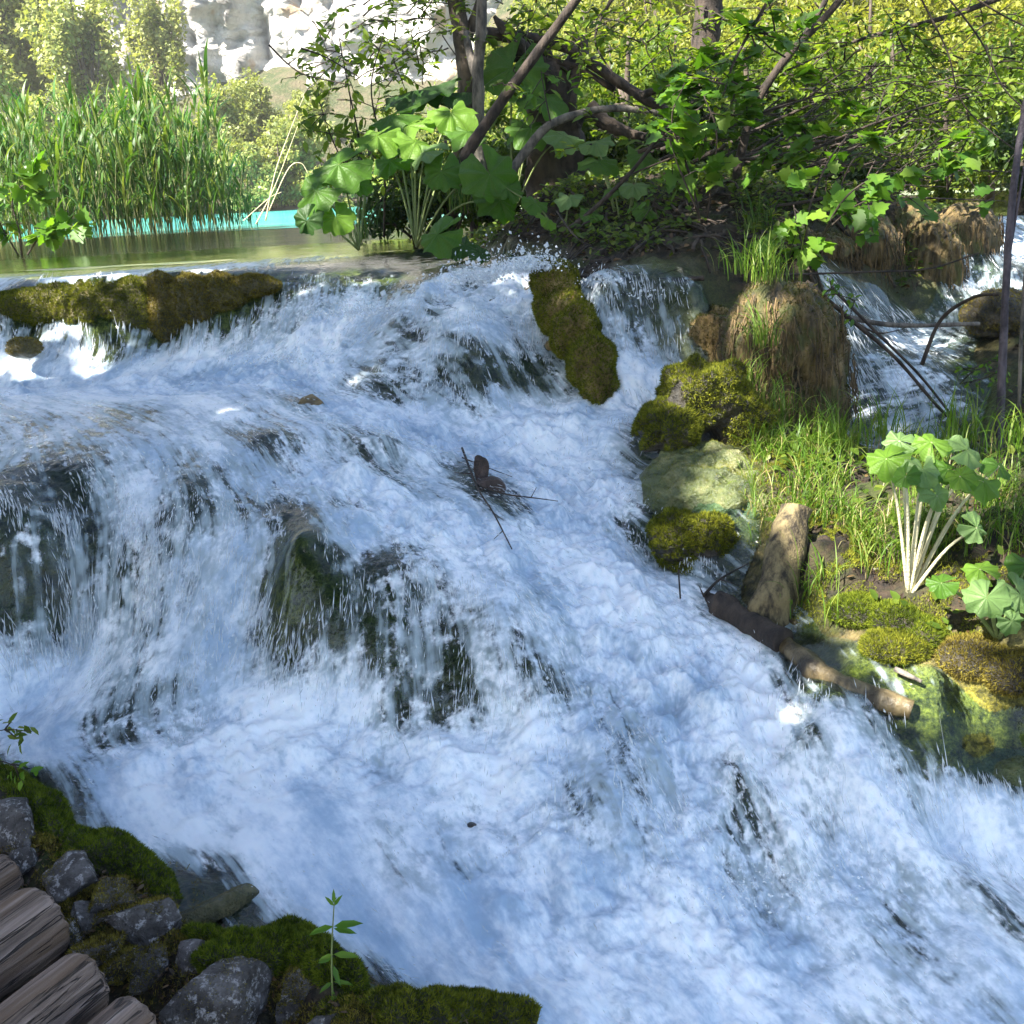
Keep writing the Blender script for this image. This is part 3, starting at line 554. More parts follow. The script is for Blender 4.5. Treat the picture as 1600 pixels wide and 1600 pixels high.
# limestone cliff
cn, cm = 300, 200
cu = np.linspace(-80, 75, cn)[None] + np.zeros((cm, 1)); cv = np.linspace(-2, 46, cm)[:, None] + np.zeros((1, cn))
cy = 70 - .12 * np.abs(cu + 15) + cv * .28 + billow(cu * .10, cv * .05, None, 6, 8, .6) * 2.4 + .8 * np.abs(perlin(cu * .5, cv * .06, None, 3)) + fbm(cu * .5, cv * .25, None, 6, 9, .7) * 1.3
m = NT('limestone_cliff'); p = m.pos(); st_ = m.mapping(p, (.35, .35, .08)); a = m.noise(st_, 1, 7, .65); b = m.noise(p, .9, 8, .7)
c = m.ramp(a, [(.32, (.22, .21, .20)), (.43, (.38, .36, .34)), (.5, (.52, .50, .46)), (.62, (.60, .57, .53))])
c = m.mix(m.map(b, .54, .66, 0, .75), c, (.30, .30, .31)); c = m.mix(m.map(m.noise(p, .35, 4, .5), .60, .68, 0, .7), c, (.42, .27, .14))
cliff = np_mesh('cliff', np.stack([cu, cy, cv], -1).reshape(-1, 3), grid_faces(cm, cn), m.end(m.princ(Base_Color=c, Roughness=.9, Normal=m.bump(b, .6))))
tag(cliff, kind='structure')
# lake
def flat(name, x0, x1, y0, y1, z, mat):
    v = np.array([(x0, y0, z), (x1, y0, z), (x1, y1, z), (x0, y1, z)]); o = np_mesh(name, v, np.array([[0, 1, 2, 3]]), mat, smooth=False); tag(o, kind='structure'); return o
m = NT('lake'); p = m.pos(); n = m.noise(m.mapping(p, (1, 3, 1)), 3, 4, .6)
flat('lake_water', -80, 60, 15.2, 75, .004, m.end(m.princ(Base_Color=m.mix(m.map(m.n('SeparateXYZ', {0: p}).outputs[0], -2, 1.5), m.mix(m.map(m.noise(m.mapping(p, (.25, 1, 1)), .5, 5, .6), .35, .65), (.05, .42, .40), (.12, .55, .50)), (.42, .50, .34)), Roughness=.12, Normal=m.bump(n, .01), Specular_IOR_Level=.25)))  # towards the right the base colour carries the pale look of sunlit water
m = NT('shallow_pool'); p = m.pos(); n = m.noise(m.mapping(p, (1, 2.2, 1)), 7, 5, .6); big = m.noise(m.mapping(p, (.5, 1.5, 1)), 1.1, 5, .6)
nb = m.bump(n, .012)
fr = m.n('Fresnel', {'IOR': 1.33, 'Normal': nb}).outputs[0]; gl = m.n('BsdfGlossy', {'Roughness': .06, 'Normal': nb}).outputs[0]; tp = m.n('BsdfTransparent', {'Color': (.8, .88, .72)}).outputs[0]
flat('shallow_water', -60, 60, 9.0, 15.3, 0.0, m.end(m.mixs(fr, tp, gl)))
m = NT('lake_bed'); p = m.pos(); n1 = m.noise(p, .8, 6, .6); n2 = m.noise(p, 5, 5, .6)
c = m.mix(m.map(n1, .38, .6), (.13, .12, .035), (.34, .27, .11)); c = m.mix(m.map(n2, .5, .68), c, (.07, .08, .025))
flat('lake_bed', -80, 60, 8.9, 76, -.3, m.end(m.princ(Base_Color=c, Roughness=.7)))

# ------------------------------------------------------------------ background trees
protos = [make_tree('broadleaf_tree', 1, 8.5, (3.0, 3.0, 3.6), 9000, .26, Lfar, 30), make_tree('broadleaf_tree', 2, 10.5, (3.2, 3.0, 4.4), 10500, .27, Lfar, 36),
          make_tree('broadleaf_tree', 3, 12.5, (2.3, 2.3, 5.6), 9500, .26, Lfar, 34), make_tree('broadleaf_tree', 4, 5.2, (2.6, 2.6, 2.4), 7000, .22, Lfar, 22)]
used_p = set(); rr_ = random.Random(11)
def put_tree(k, x, y, z, sc, label, group):
    o = protos[k] if k not in used_p else copy_tree(protos[k]); used_p.add(k)
    o.location = (x, y, z); o.rotation_euler = (0, 0, rr_.uniform(0, 6.28)); o.scale = (sc,) * 3
    tag(o, label, 'tree', group); return o
FT = [ # px of trunk, distance, kind, scale
(-60,52,1,1.0),(30,58,1,1.15),(85,50,0,.7),(150,56,2,1.0),(215,50,0,.68),(60,49,3,.9),(262,62,2,.85),(300,51,3,.95),(345,53,0,.72),(395,56,0,.68),(430,50,3,.8),(470,52,3,1.0),(510,47,3,.6),(180,48,3,.9),(-10,48,3,1.1),(60,64,1,1.1),(-40,66,2,1.2),(250,49,3,.8),(560,50,0,.45),(610,48,3,.65),(490,62,3,.7),(-130,56,1,1.2),(380,49,3,.7)]
for px, y, k, sc in FT:
    x = aty(px, 200, y)[0]
    o = put_tree(k, x, y, hill_z(x, y) - .3, sc, '', 'trees on the far shore'); o['label_k'] = ['broad', 'tall rounded', 'tall narrow', 'low bushy'][k] + ' sunlit trees below the cliff across the lake'
Lnear = mat_leaf('leaves_near', (.13, .155, .02), (.24, .25, .04), (.36, .34, .08), .45)
protos2 = [make_tree('woodland_tree', 21, 7.5, (2.6, 2.6, 3.3), 12000, .13, Lnear, 40, (LEAF_V, LEAF_F), .3), make_tree('woodland_tree', 22, 5.0, (2.3, 2.3, 2.5), 11000, .12, Lnear, 34, (LEAF_V, LEAF_F), .33)]
NTR = [(620,33,0,.5),(690,27,1,.6),(760,36,0,.75),(830,26,1,.85),(900,31,0,1),(960,24,1,.9),(1030,29,0,1.05),(1090,22,1,.95),(1150,26,0,1),(1220,20.5,1,.95),(1290,24,0,1.1),(1350,19,1,.9),(1420,23,0,1),(1480,18,1,.9),(1550,21,0,1),(1620,18,1,.95),(1700,20,0,1.1),(1000,34,0,1.4),(1200,32,0,1.4),(1400,30,0,1.4),(1580,28,0,1.4),(800,40,0,.9)]
for i, (px, y, k, sc) in enumerate(NTR):
    o = protos2[k] if i in (0, 1) else copy_tree(protos2[k])
    x = aty(px, 200, y)[0]; o.location = (x, y, max(hill_z(x, y), -.3) - .4); o.rotation_euler = (0, 0, rr_.uniform(0, 6.28)); o.scale = (sc,) * 3
    tag(o, '', 'tree', 'woodland trees behind the thicket'); o['label_k'] = ('distant' if y > 29 else 'nearer' if y < 23 else 'middle') + (' tall' if k == 0 else ' low') + ' sunlit woodland trees beyond the bank'


# haze box added round the scene to wash the background pale
bm_v = np.array([(x, y, z_) for x in (-90, 90) for y in (-12, 175) for z_ in (-3, 80)], float)
hz_ = np_mesh('haze', bm_v, np.array([[0, 1, 3, 2], [4, 6, 7, 5], [0, 4, 5, 1], [2, 3, 7, 6], [0, 2, 6, 4], [1, 5, 7, 3]]), None, smooth=False)
m = NT('haze'); pv = m.n('VolumePrincipled', {'Color': (1.0, .98, .93), 'Density': .0009, 'Anisotropy': .2}); m.t.links.new(pv.outputs[0], m.out.inputs['Volume']); hz_.data.materials.append(m.m); tag(hz_, kind='stuff')
# ------------------------------------------------------------------ foreground builders
ORD = ['first', 'second', 'third', 'fourth', 'fifth', 'sixth', 'seventh', 'eighth', 'ninth', 'tenth', 'eleventh', 'twelfth', 'thirteenth', 'fourteenth', 'fifteenth', 'sixteenth']
def series(items):
    """items: (object, screen x, phrase); things of one phrase are told apart by their order from the left"""
    by = {}
    for o, x, ph in items: by.setdefault(ph, []).append((x, o))
    for ph, l in by.items():
        l.sort(key=lambda q: q[0])
        for i, (x, o) in enumerate(l):
            o['label'] = ph if len(l) == 1 else ('leftmost' if i == 0 else 'rightmost' if i == len(l) - 1 else ORD[i] + ' from left') + ' of the ' + ph
_aty = aty
def hit(px, py):
    ys = np.linspace(1.3, 9.1, 2600); d = ray(px, py); t = ys / d[1]; g = samp(Zs, d[0] * t, ys) - np.minimum(samp(Wt, d[0] * t, ys), 0)
    k = np.nonzero(H + d[2] * t < g)[0]; return ys[k[0]] if len(k) else 5.0
def aty(px, py, y): # a distance of half a metre or less counts from where the line of sight meets the ground
    return _aty(px, py, y if y > .5 else hit(px, py) + y)
def V3(px, py, y): return Vector(aty(px, py, y))
def scr(x, y, z):
    v = Vector((x, y, z - H)); d = v.dot(fw); return 800 + F * v.dot(rt) / d
def uvs(nr=60, nc=72):
    th = np.linspace(0, np.pi, nr)[:, None]; ph = np.linspace(0, 2 * np.pi, nc, endpoint=False)[None]
    v = np.stack([np.sin(th) * np.cos(ph), np.sin(th) * np.sin(ph), np.cos(th) + 0 * ph], -1)
    i = np.arange(nr * nc).reshape(nr, nc); j = np.roll(i, -1, 1)
    return v, np.stack([i[:-1], i[1:], j[1:], j[:-1]], -1).reshape(-1, 4)
def blobs_mesh(blobs, rough=.1, fr=6, seed=0, cube=0.0, nr=110, nc=130, lump=0, stri=0):
    """one closed surface round a few overlapping ellipsoids (centre, radii), seen from their common centre"""
    c0 = np.mean([b[0] for b in blobs], axis=0); d, f = uvs(nr, nc)
    best = np.zeros(d.shape[:2]); acc = np.zeros_like(best)
    for c, r_ in blobs:
        c = np.asarray(c, float) - c0; r_ = np.asarray(r_, float)
        A_ = ((d / r_) ** 2).sum(-1); B_ = -2 * ((d * c) / r_ ** 2).sum(-1); C_ = ((c / r_) ** 2).sum() - 1
        disc = B_ * B_ - 4 * A_ * C_; t_ = np.where(disc > 0, (-B_ + np.sqrt(np.maximum(disc, 0))) / (2 * A_), 0)
        best = np.maximum(best, t_)
    v = c0 + d * best[..., None]; sz = best.mean()
    k = fbm(v[..., 0] * fr, v[..., 1] * fr, v[..., 2] * fr, 5, seed, .5)
    if lump: k = k + lump * billow(v[..., 0] * fr * 2.2, v[..., 1] * fr * 2.2, v[..., 2] * fr * 2.2, 2, seed + 3)
    if stri: k = k + stri * np.abs(perlin(v[..., 0] * 14, v[..., 1] * 14, v[..., 2] * 1.6, seed + 7)) + stri * .5 * perlin(v[..., 0] * 40, v[..., 1] * 40, v[..., 2] * 4, seed + 8)
    if cube: # faceted, broken faces
        r = np.random.RandomState(seed)
        for q in range(int(cube)):
            n_ = unit(r.normal(size=3)); lim = sz * r.uniform(.42, .82); dd = ((v - c0) * n_).sum(-1)
            v = v - np.maximum(0, dd - lim)[..., None] * n_ * .92
    v = v + d * (k * rough * (.55 if cube else 1) * sz)[..., None]
    return v, f, c0
def mesh_normals(v, f):
    V_ = v.reshape(-1, 3); n = np.cross(V_[f[:, 1]] - V_[f[:, 0]], V_[f[:, 2]] - V_[f[:, 0]]); N_ = np.zeros_like(V_)
    for k in range(4): np.add.at(N_, f[:, k], n)
    return unit(N_)
MOSS_V = np.array([(0, .12, 0), (0, -.12, 0), (1, 0, 0)]); MOSS_F = np.array([(0, 1, 2)])
def mat_moss(name, c1, c2, c3):
    m = NT(name); v = m.attr('v'); p = m.pos(); n = m.noise(p, 11, 4, .6)
    c = m.ramp(m.math('ADD', m.math('MULTIPLY', v, .45), m.math('MULTIPLY', n, .6)), [(.25, c1), (.5, c2), (.8, c3)])
    d = m.princ(Base_Color=c, Roughness=.7, Specular_IOR_Level=.2); tr = m.n('BsdfTranslucent', {'Color': c}).outputs[0]
    return m.end(m.mixs(.3, d, tr))
Mmoss = mat_moss('moss', (.02, .026, .003), (.11, .13, .01), (.27, .27, .025))
Mmossb = mat_moss('brown_moss', (.03, .022, .006), (.15, .12, .02), (.32, .27, .05))
Mmossg = mat_moss('bright_moss', (.022, .036, .003), (.08, .115, .006), (.21, .25, .02))
Mmossd = mat_moss('dark_moss', (.012, .014, .003), (.055, .06, .008), (.15, .14, .02))
def mat_rock(name, c1, c2, c3, wet=.35, sc=9, mossy=None, lichen=None):
    m = NT(name); p = m.pos(); a = m.noise(p, sc, 8, .65); b = m.noise(p, sc * 6, 5, .65)
    c = m.ramp(a, [(.32, c1), (.5, c2), (.66, c3)])
    c = m.mix(m.map(b, .5, .7, 0, .6), c, c1)
    if lichen: c = m.mix(m.math('MULTIPLY', m.map(m.noise(p, sc * 2.6, 7, .75), .53, .60), m.map(b, .35, .5)), c, lichen)
    if mossy:
        up_ = m.n('SeparateXYZ', {0: m.n('NewGeometry').outputs['Normal']}).outputs[2]
        c = m.mix(m.math('MULTIPLY', m.map(up_, .0, .7), m.map(a, .35, .55)), c, m.mix(b, mossy[0], mossy[1]))
    return m.end(m.princ(Base_Color=c, Roughness=wet, Normal=m.bump(m.math('ADD', a, m.math('MULTIPLY', b, .5)), .03, 1)))
Rwet = mat_rock('wet_travertine', (.02, .02, .012), (.09, .08, .035), (.22, .17, .07), .3)
Ralg = mat_rock('algae_rock', (.03, .04, .02), (.09, .11, .04), (.2, .19, .08), .28)
Rdark = mat_rock('dark_rock', (.008, .007, .006), (.03, .026, .018), (.07, .055, .035), .4)
Rlich = mat_rock('lichen_rock', (.018, .013, .011), (.08, .07, .066), (.17, .155, .15), .75, 16, None, (.38, .36, .36))
Roch = mat_rock('ochre_rock', (.05, .03, .01), (.2, .13, .04), (.36, .26, .1), .4)
def add_moss(v, f, parent, mat, n, size, seed=0, upmin=-.2, patch=.0, offs=0.0, name='moss', pf=8, side=1.0):
    r = np.random.RandomState(seed); V_ = v.reshape(-1, 3); N_ = mesh_normals(v, f)
    a = V_[f[:, 0]]; ar = np.linalg.norm(np.cross(V_[f[:, 1]] - a, V_[f[:, 3]] - a), axis=1) + 1e-12; i = r.choice(len(f), n, p=ar / ar.sum())
    u, w_ = r.rand(n, 1), r.rand(n, 1); q = f[i]
    P = (V_[q[:, 0]] * (1 - u) + V_[q[:, 1]] * u) * (1 - w_) + (V_[q[:, 3]] * (1 - u) + V_[q[:, 2]] * u) * w_; Nn = N_[q[:, 0]]
    if Nn[:, 2].mean() < 0 and (Nn * (P - V_.mean(0))).sum(1).mean() < 0: Nn = -Nn
    msk = (Nn[:, 2] + .35 * perlin(P[:, 0] * pf, P[:, 1] * pf, P[:, 2] * pf, seed + 5) > upmin) & (perlin(P[:, 0] * pf, P[:, 1] * pf, P[:, 2] * pf, seed + 9) > patch - .6)
    P, Nn = P[msk], Nn[msk]; k = len(P)
    cl = perlin(P[:, 0] * 60, P[:, 1] * 60, P[:, 2] * 60, seed + 2)
    A_ = Nn + r.normal(size=(k, 3)) * .55 + np.array([0, 0, .25]); P = P + Nn * (offs + .3 * size * cl)[:, None]
    vv_, ff_ = scatter((MOSS_V, MOSS_F), P, A_, r.normal(size=(k, 3)), size * (.6 + .8 * r.rand(k)))
    val = np.repeat(np.clip(.5 + .5 * cl + .25 * r.randn(k), 0, 1), 3)
    return np_mesh(name, vv_, ff_, mat, parent, smooth=False, attrs={'v': ('FLOAT', val)})
rock_i = 0
def boulder(name, blobs, mat, label, cat='rock', moss=None, rough=.1, fr=6, cube=0, lump=0, stri=0, group=None, patch=-.2, upmin=-.3, n=14000, size=.011, nr=110, nc=130):
    """blobs: (px, py, distance, rx, ry, rz)"""
    global rock_i; rock_i += 1
    bl = [(aty(a, b, y), (rx, ry, rz)) for a, b, y, rx, ry, rz in blobs]
    v, f, c0 = blobs_mesh(bl, rough, fr, rock_i * 13, cube, nr, nc, lump, stri)
    v = v - c0; root = empty(name, c0); np_mesh('stone', v.reshape(-1, 3), f, mat, root)
    if moss: add_moss(v, f, root, moss, n, size, rock_i, upmin, patch)
    tag(root, label, cat, group); return root

boulder('mossy_boulder', [(868,442,4.9,.11,.14,.10),(875,485,4.82,.11,.14,.12),(900,520,4.7,.11,.14,.13),(922,565,4.58,.10,.13,.13),(935,600,4.48,.08,.1,.11)], Roch, 'tall brown and green mossy rock splitting the white water beside the small upper fall', moss=Mmoss, rough=.22, fr=5, lump=.5, n=52000, size=.013, nr=150, nc=170, upmin=-.9, patch=-.1)
boulder('mossy_boulder', [(1100,618,3.95,.155,.15,.13),(1045,668,3.85,.12,.12,.10),(1150,650,3.95,.11,.12,.15)], Rdark, 'rounded double-humped moss boulder below the travertine column', moss=Mmoss, rough=.26, fr=5, lump=.7, n=60000, upmin=-.35, patch=.1, size=.014)
boulder('mossy_boulder', [(1052,850,3.42,.088,.1,.10),(1105,853,3.42,.088,.1,.095),(1077,890,3.4,.10,.1,.08)], Rdark, 'heart-shaped dark moss boulder at the edge of the white water', moss=Mmoss, rough=.24, fr=6, lump=.7, n=42000, upmin=-.3, patch=.0, size=.013)
boulder('algae_boulder', [(1110,775,3.66,.23,.2,.14),(1165,800,3.6,.12,.15,.14),(1090,740,3.75,.2,.15,.1)], Ralg, 'broad wet green algae rock between the two moss boulders', rough=.24, fr=6, lump=.4, moss=Mmoss, n=16000, size=.007, patch=.2, upmin=.1)
boulder('moss_mound', [(1340,955,.02,.09,.09,.05),(1395,968,.02,.09,.09,.055),(1440,988,.02,.07,.08,.045)], Rdark, 'sunlit yellow-green moss mound at the foot of the grassy bank', moss=Mmossg, rough=.14, lump=.5, n=26000, upmin=-.6, patch=-.5)
boulder('moss_mound', [(1400,1010,.01,.10,.08,.045)], Rdark, 'dark green moss cushion just below the sunlit moss mound', moss=Mmoss, rough=.12, lump=.5, n=14000, upmin=-.6, patch=-.5)
boulder('moss_mound', [(1530,1025,.03,.13,.1,.06),(1600,1045,.03,.12,.1,.065)], Rdark, 'brown-green moss hump at the right edge above the wet slab', moss=Mmossb, rough=.14, lump=.5, n=22000, upmin=-.6, patch=-.3)
boulder('wet_slab', [(1570,1195,.06,.14,.11,.06),(1520,1200,.06,.08,.08,.045)], Ralg, 'low wet olive slab with a thin skin of water at the right edge', rough=.10, fr=7, moss=Mmossd, n=6000, size=.006, patch=.2, upmin=.2)
boulder('mossy_boulder', [(1560,490,5.3,.17,.2,.12),(1620,510,5.3,.25,.25,.18)], Rdark, 'dark mossy rock dividing the right-hand waterfall', moss=Mmossb, rough=.14, lump=.4, n=20000, upmin=-.7)
boulder('small_rock', [(487,630,.03,.06,.06,.04)], Roch, 'small ochre rock breaking the surface at the end of the left pool', rough=.35, cube=7)
boulder('small_rock', [(728,742,.03,.075,.06,.05),(760,765,.03,.07,.06,.045),(800,790,.03,.05,.05,.03)], mat_rock('brown_stone', (.02, .014, .012), (.07, .045, .035), (.16, .1, .08), .35), 'reddish brown rock under the dead twig amid the white water', rough=.35, fr=9, cube=9)
boulder('small_rock', [(38,545,5.6,.09,.08,.06)], Rwet, 'small mossy stone in the foam at the left edge', rough=.2, moss=Mmossb, n=4000)
boulder('small_rock', [(735,1300,.02,.03,.03,.022)], Rdark, 'small dark stone poking through the foreground foam', rough=.4, cube=9)
boulder('small_rock', [(865,540,0,.04,.04,.03)], Roch, 'thin stone beside the tall brown mossy rock', rough=.2)
# mossy ledge under the lip of the upper pool
boulder('mossy_ledge', [(40,476,6.0,.2,.12,.09),(95,480,6.0,.2,.13,.12),(150,484,5.99,.2,.13,.15),(212,486,5.98,.17,.13,.19)], Rwet, 'long golden-brown moss ledge hanging under the glassy lip at left', moss=Mmoss, rough=.17, fr=6, lump=.35, n=70000, upmin=-1.5, patch=-.1, size=.014, stri=.9)
boulder('mossy_ledge', [(262,492,5.95,.10,.12,.23),(300,472,5.95,.15,.13,.15),(345,458,5.97,.17,.13,.10),(395,447,5.99,.14,.1,.06)], Rwet, 'darker moss ledge with a deep hollow under the glassy lip', moss=Mmossb, rough=.18, fr=7, lump=.35, n=50000, upmin=-1.5, patch=-.1, size=.014, stri=.9)
# travertine column with hanging roots
def mat_column():
    m = NT('hanging_travertine'); p = m.pos(); a = m.noise(m.mapping(p, (26, 26, 2.2)), 1, 6, .65); b = m.noise(p, 8, 5, .6)
    c = m.ramp(a, [(.35, (.012, .009, .004)), (.48, (.075, .05, .015)), (.6, (.17, .115, .04)), (.72, (.26, .19, .08))])
    c = m.mix(m.map(b, .48, .62, 0, .8), c, (.05, .06, .01))
    return m.end(m.princ(Base_Color=c, Roughness=.6, Normal=m.bump(a, .04, 1)))
Mcol = mat_column()
def column(name, blobs, label, n=2600, mossn=9000):
    global rock_i
    root = boulder(name, blobs, Mcol, label, 'rock', Mmossd, rough=.10, stri=1.3, fr=5, n=mossn, upmin=.0, patch=.1, size=.014, nr=140, nc=220)
    r = np.random.RandomState(rock_i); c0 = np.array(root.location); paths = []
    for i in range(n // 10):
        a, b, y, rx, ry, rz = blobs[r.randint(len(blobs))]; c = np.array(aty(a, b, y)); th = r.uniform(-math.pi, 0.2); 
        top = c + np.array([rx * math.cos(th) * 1.03, ry * math.sin(th) * 1.03, rz * r.uniform(-.3, .75)]); L = r.uniform(.08, .3)
        k = np.linspace(0, 1, 6)[:, None]; q = top + np.array([math.cos(th) * .03, math.sin(th) * .03, 0]) * k + np.array([0, 0, -L]) * k + r.normal(size=(6, 3)) * .006
        paths.append((q - c0, np.linspace(.0035, .001, 6)))
    v, f = tubes(paths, 4); np_mesh('hanging_roots', v, f, mat_root, root); return root
mat_root = mat_bark('roots', (.03, .02, .008), (.18, .12, .05), 30)
column('travertine_column', [(1205,505,4.28,.16,.16,.17),(1245,540,4.25,.17,.17,.24),(1275,620,4.22,.14,.15,.3),(1175,560,4.28,.13,.14,.26),(1230,640,4.2,.16,.14,.2)], 'tall shaggy ochre travertine column draped in roots beside the right waterfall')
column('travertine_wall', [(1420,390,6.2,.2,.16,.26),(1500,385,6.3,.22,.16,.24),(1450,430,6.05,.2,.16,.3)], 'brown root-hung travertine wall behind the right waterfall', 1600, 5000)
column('travertine_wall', [(1340,385,5.85,.22,.2,.18),(1250,395,5.7,.3,.2,.12)], 'dark root-hung earth wall under the leafy shrub', 2000, 5000)
boulder('ochre_ledge', [(1090,520,4.72,.15,.1,.17),(1115,540,4.68,.12,.1,.2)], Roch, 'ochre travertine face with trickling water left of the shaggy column', rough=.25, fr=7, stri=1.2, cube=5, moss=Mmossd, n=9000, patch=.1)

# near bank at lower left
def gpt(px, py, z): return aty(px, py, 0)
def spine_moss(name, path, rad, mat, label, n, seed, rock=Rdark, size=.010):
    """long low moss bank: path of (px, py, z)"""
    p = np.array([gpt(*q) for q in path]); c0 = p.mean(0); bl = [(tuple(q), (rad * 1.15, rad, rad * .75)) for q in smooth_path(p, len(p) * 2)]
    root = empty(name, c0); vs, fs = tubes([(smooth_path(p, 60) - c0, rad * np.sin(np.linspace(.12, math.pi - .12, 60)) ** .4 * (1 + .25 * perlin(np.linspace(0, 6, 60), np.zeros(60), None, seed)))], 48)
    vs = vs * 1.0; k = fbm((vs[:, 0] + c0[0]) * 16, (vs[:, 1] + c0[1]) * 16, vs[:, 2] * 16, 4, seed); vs[:, 2] = vs[:, 2] * .7 + k * .018; vs[:, :2] += (perlin(vs[:, 0] * 9, vs[:, 1] * 9, vs[:, 2] * 9, seed + 1) * .02)[:, None]
    np_mesh('soil', vs, fs, rock, root); q = fs[0]
    add_moss(vs, q, root, mat, n, size, seed, -.55, -.5)
    tag(root, label, 'moss bank'); return root
spine_moss('moss_bank', [(-60,1180,-1.16),(20,1235,-1.18),(80,1300,-1.2),(150,1345,-1.21),(215,1370,-1.22),(270,1430,-1.25)], .075, Mmossg, 'bright green moss bank along the waterline left of the lichened rocks', 60000, 1)
spine_moss('moss_bank', [(290,1465,-1.28),(350,1482,-1.28),(400,1492,-1.29),(450,1488,-1.3),(520,1510,-1.31),(562,1560,-1.33)], .062, Mmossg, 'bright green moss bank around the foot of the seedling', 45000, 2)
spine_moss('moss_bank', [(500,1580,-1.34),(560,1575,-1.34),(640,1583,-1.37),(740,1595,-1.39),(840,1620,-1.42)], .06, Mmoss, 'darker moss bank running out of frame at bottom centre', 30000, 3)
boulder('submerged_rock', [(310,1415,.0,.09,.07,.03),(360,1408,.0,.08,.06,.035),(405,1428,.0,.05,.05,.025)], mat_rock('olive_rock', (.03, .032, .012), (.085, .08, .03), (.16, .14, .06), .2, 16), 'olive wet rock half under water beside the near bank', rough=.3, fr=9, cube=6)
boulder('lichened_rock', [(190,1448,0,.15,.11,.07),(262,1448,0,.10,.10,.075)], Rlich, 'largest grey lichened rock with a tuft of brown moss', cube=14, rough=.13, fr=11, moss=Mmossb, n=9000, patch=.45, upmin=.2, size=.008, nr=160, nc=190)
boulder('lichened_rock', [(80,1362,0,.14,.10,.07),(135,1385,0,.10,.08,.06)], Rlich, 'grey broken rock between the moss bank and the log ends', cube=14, rough=.13, fr=12, moss=Mmossb, n=3000, patch=.5, upmin=.2, size=.006)
boulder('lichened_rock', [(-5,1300,0,.17,.11,.07),(60,1320,0,.08,.08,.05)], Rlich, 'flat grey rock at the left edge behind the logs', cube=12, rough=.13, fr=12, moss=Mmossb, n=2500, patch=.5, upmin=.2, size=.006)
boulder('lichened_rock', [(330,1535,0,.17,.13,.08),(425,1575,0,.13,.10,.07)], Rlich, 'speckled purple-grey rock at the bottom edge right of the log ends', cube=16, rough=.14, fr=12, moss=Mmossb, n=4000, patch=.45, upmin=.1, size=.006, nr=160, nc=190)
boulder('lichened_rock', [(150,1470,-.02,.06,.06,.05),(215,1530,-.02,.09,.07,.06)], Rlich, 'dark mossy stone wedged between the log ends and the largest rock', cube=12, rough=.14, fr=12, moss=Mmossb, n=9000, patch=.1, upmin=-.2, size=.008)
boulder('lichened_rock', [(290,1600,0,.08,.06,.04)], Rlich, 'small grey stone at the bottom edge beside the lowest log end', cube=12, rough=.14, fr=14)
# walkway of round logs
def mat_log():
    m = NT('weathered_log'); p = m.obj(); a = m.noise(m.mapping(p, (3, 46, 46)), 1, 7, .65, .4); b = m.noise(m.mapping(p, (1.5, 14, 14)), 1, 4, .6)
    c = m.ramp(a, [(.3, (.05, .03, .022)), (.48, (.18, .125, .095)), (.6, (.30, .22, .18)), (.75, (.42, .34, .29))])
    c = m.mix(m.map(b, .5, .62, 0, .7), c, (.13, .075, .04))
    ck = m.map(m.noise(m.mapping(p, (1.1, 22, 22)), 1, 5, .5, 1.2), .485, .5); ck2 = m.map(m.noise(m.mapping(p, (1.1, 22, 22)), 1, 5, .5, 1.2), .515, .5)
    ck = m.math('MULTIPLY', ck, ck2); c = m.mix(m.math('MULTIPLY', ck, .85), c, (.015, .01, .008))
    return m.end(m.princ(Base_Color=c, Roughness=.75, Normal=m.bump(m.math('SUBTRACT', m.math('ADD', a, b), ck), .012, 1)))
Mlog = mat_log()
wk = empty('log_walkway', atz(0, 1560, -1.25)); tag(wk, 'walkway of weathered round logs laid side by side at the lower left corner', 'walkway')
dlog = (Vector(atz(-160, 1640, -1.2)) - Vector(atz(95, 1450, -1.2))).normalized()
for i, (px, py, z, r_) in enumerate([(8,1368,-1.17,.058),(66,1440,-1.17,.088),(132,1535,-1.18,.07),(212,1600,-1.2,.062)]):
    e = Vector(atz(px, py, z)); yaw = math.atan2(dlog.y, dlog.x)
    xs = np.concatenate([[-.012, -.004, .006], np.linspace(.02, 1.7, 40)]); sides = 64; th_ = np.linspace(0, 2 * np.pi, sides, endpoint=False)
    rad = r_ * np.concatenate([[.86, .95, 1.0], np.ones(40)]); XX = xs[:, None] + 0 * th_[None]
    k = 1 + .05 * fbm(XX * 1.5, np.cos(th_)[None] * 1.2 + 0 * XX, np.sin(th_)[None] * 1.2 + i + 0 * XX, 4, 60 + i) + .035 * perlin(XX * 2, th_[None] * 7 + 0 * XX, None, 70 + i) - .12 * np.exp(-((th_[None] - 1.3 - .4 * i + .15 * perlin(XX * 3, XX * 0, None, 5)) / .035) ** 2)
    YY = np.cos(th_)[None] * rad[:, None] * k; ZZ = np.sin(th_)[None] * rad[:, None] * k; XX = XX + .006 * perlin(YY * 60, ZZ * 60, None, 9) * (XX < .01)
    v = np.stack([XX, YY, ZZ], -1).reshape(-1, 3); ii = np.arange(len(xs) * sides).reshape(len(xs), sides); jj = np.roll(ii, -1, 1)
    f = np.stack([ii[:-1], jj[:-1], jj[1:], ii[1:]], -1).reshape(-1, 4)
    v = np.concatenate([v, [[-.012, 0, 0]]]); cap = np.stack([np.full(sides, len(v) - 1), jj[0], ii[0]], -1)
    lg = np_mesh('log', v, [f, cap], Mlog, wk); lg.location = e - wk.location; lg.rotation_euler = (i * 1.3, 0, yaw)

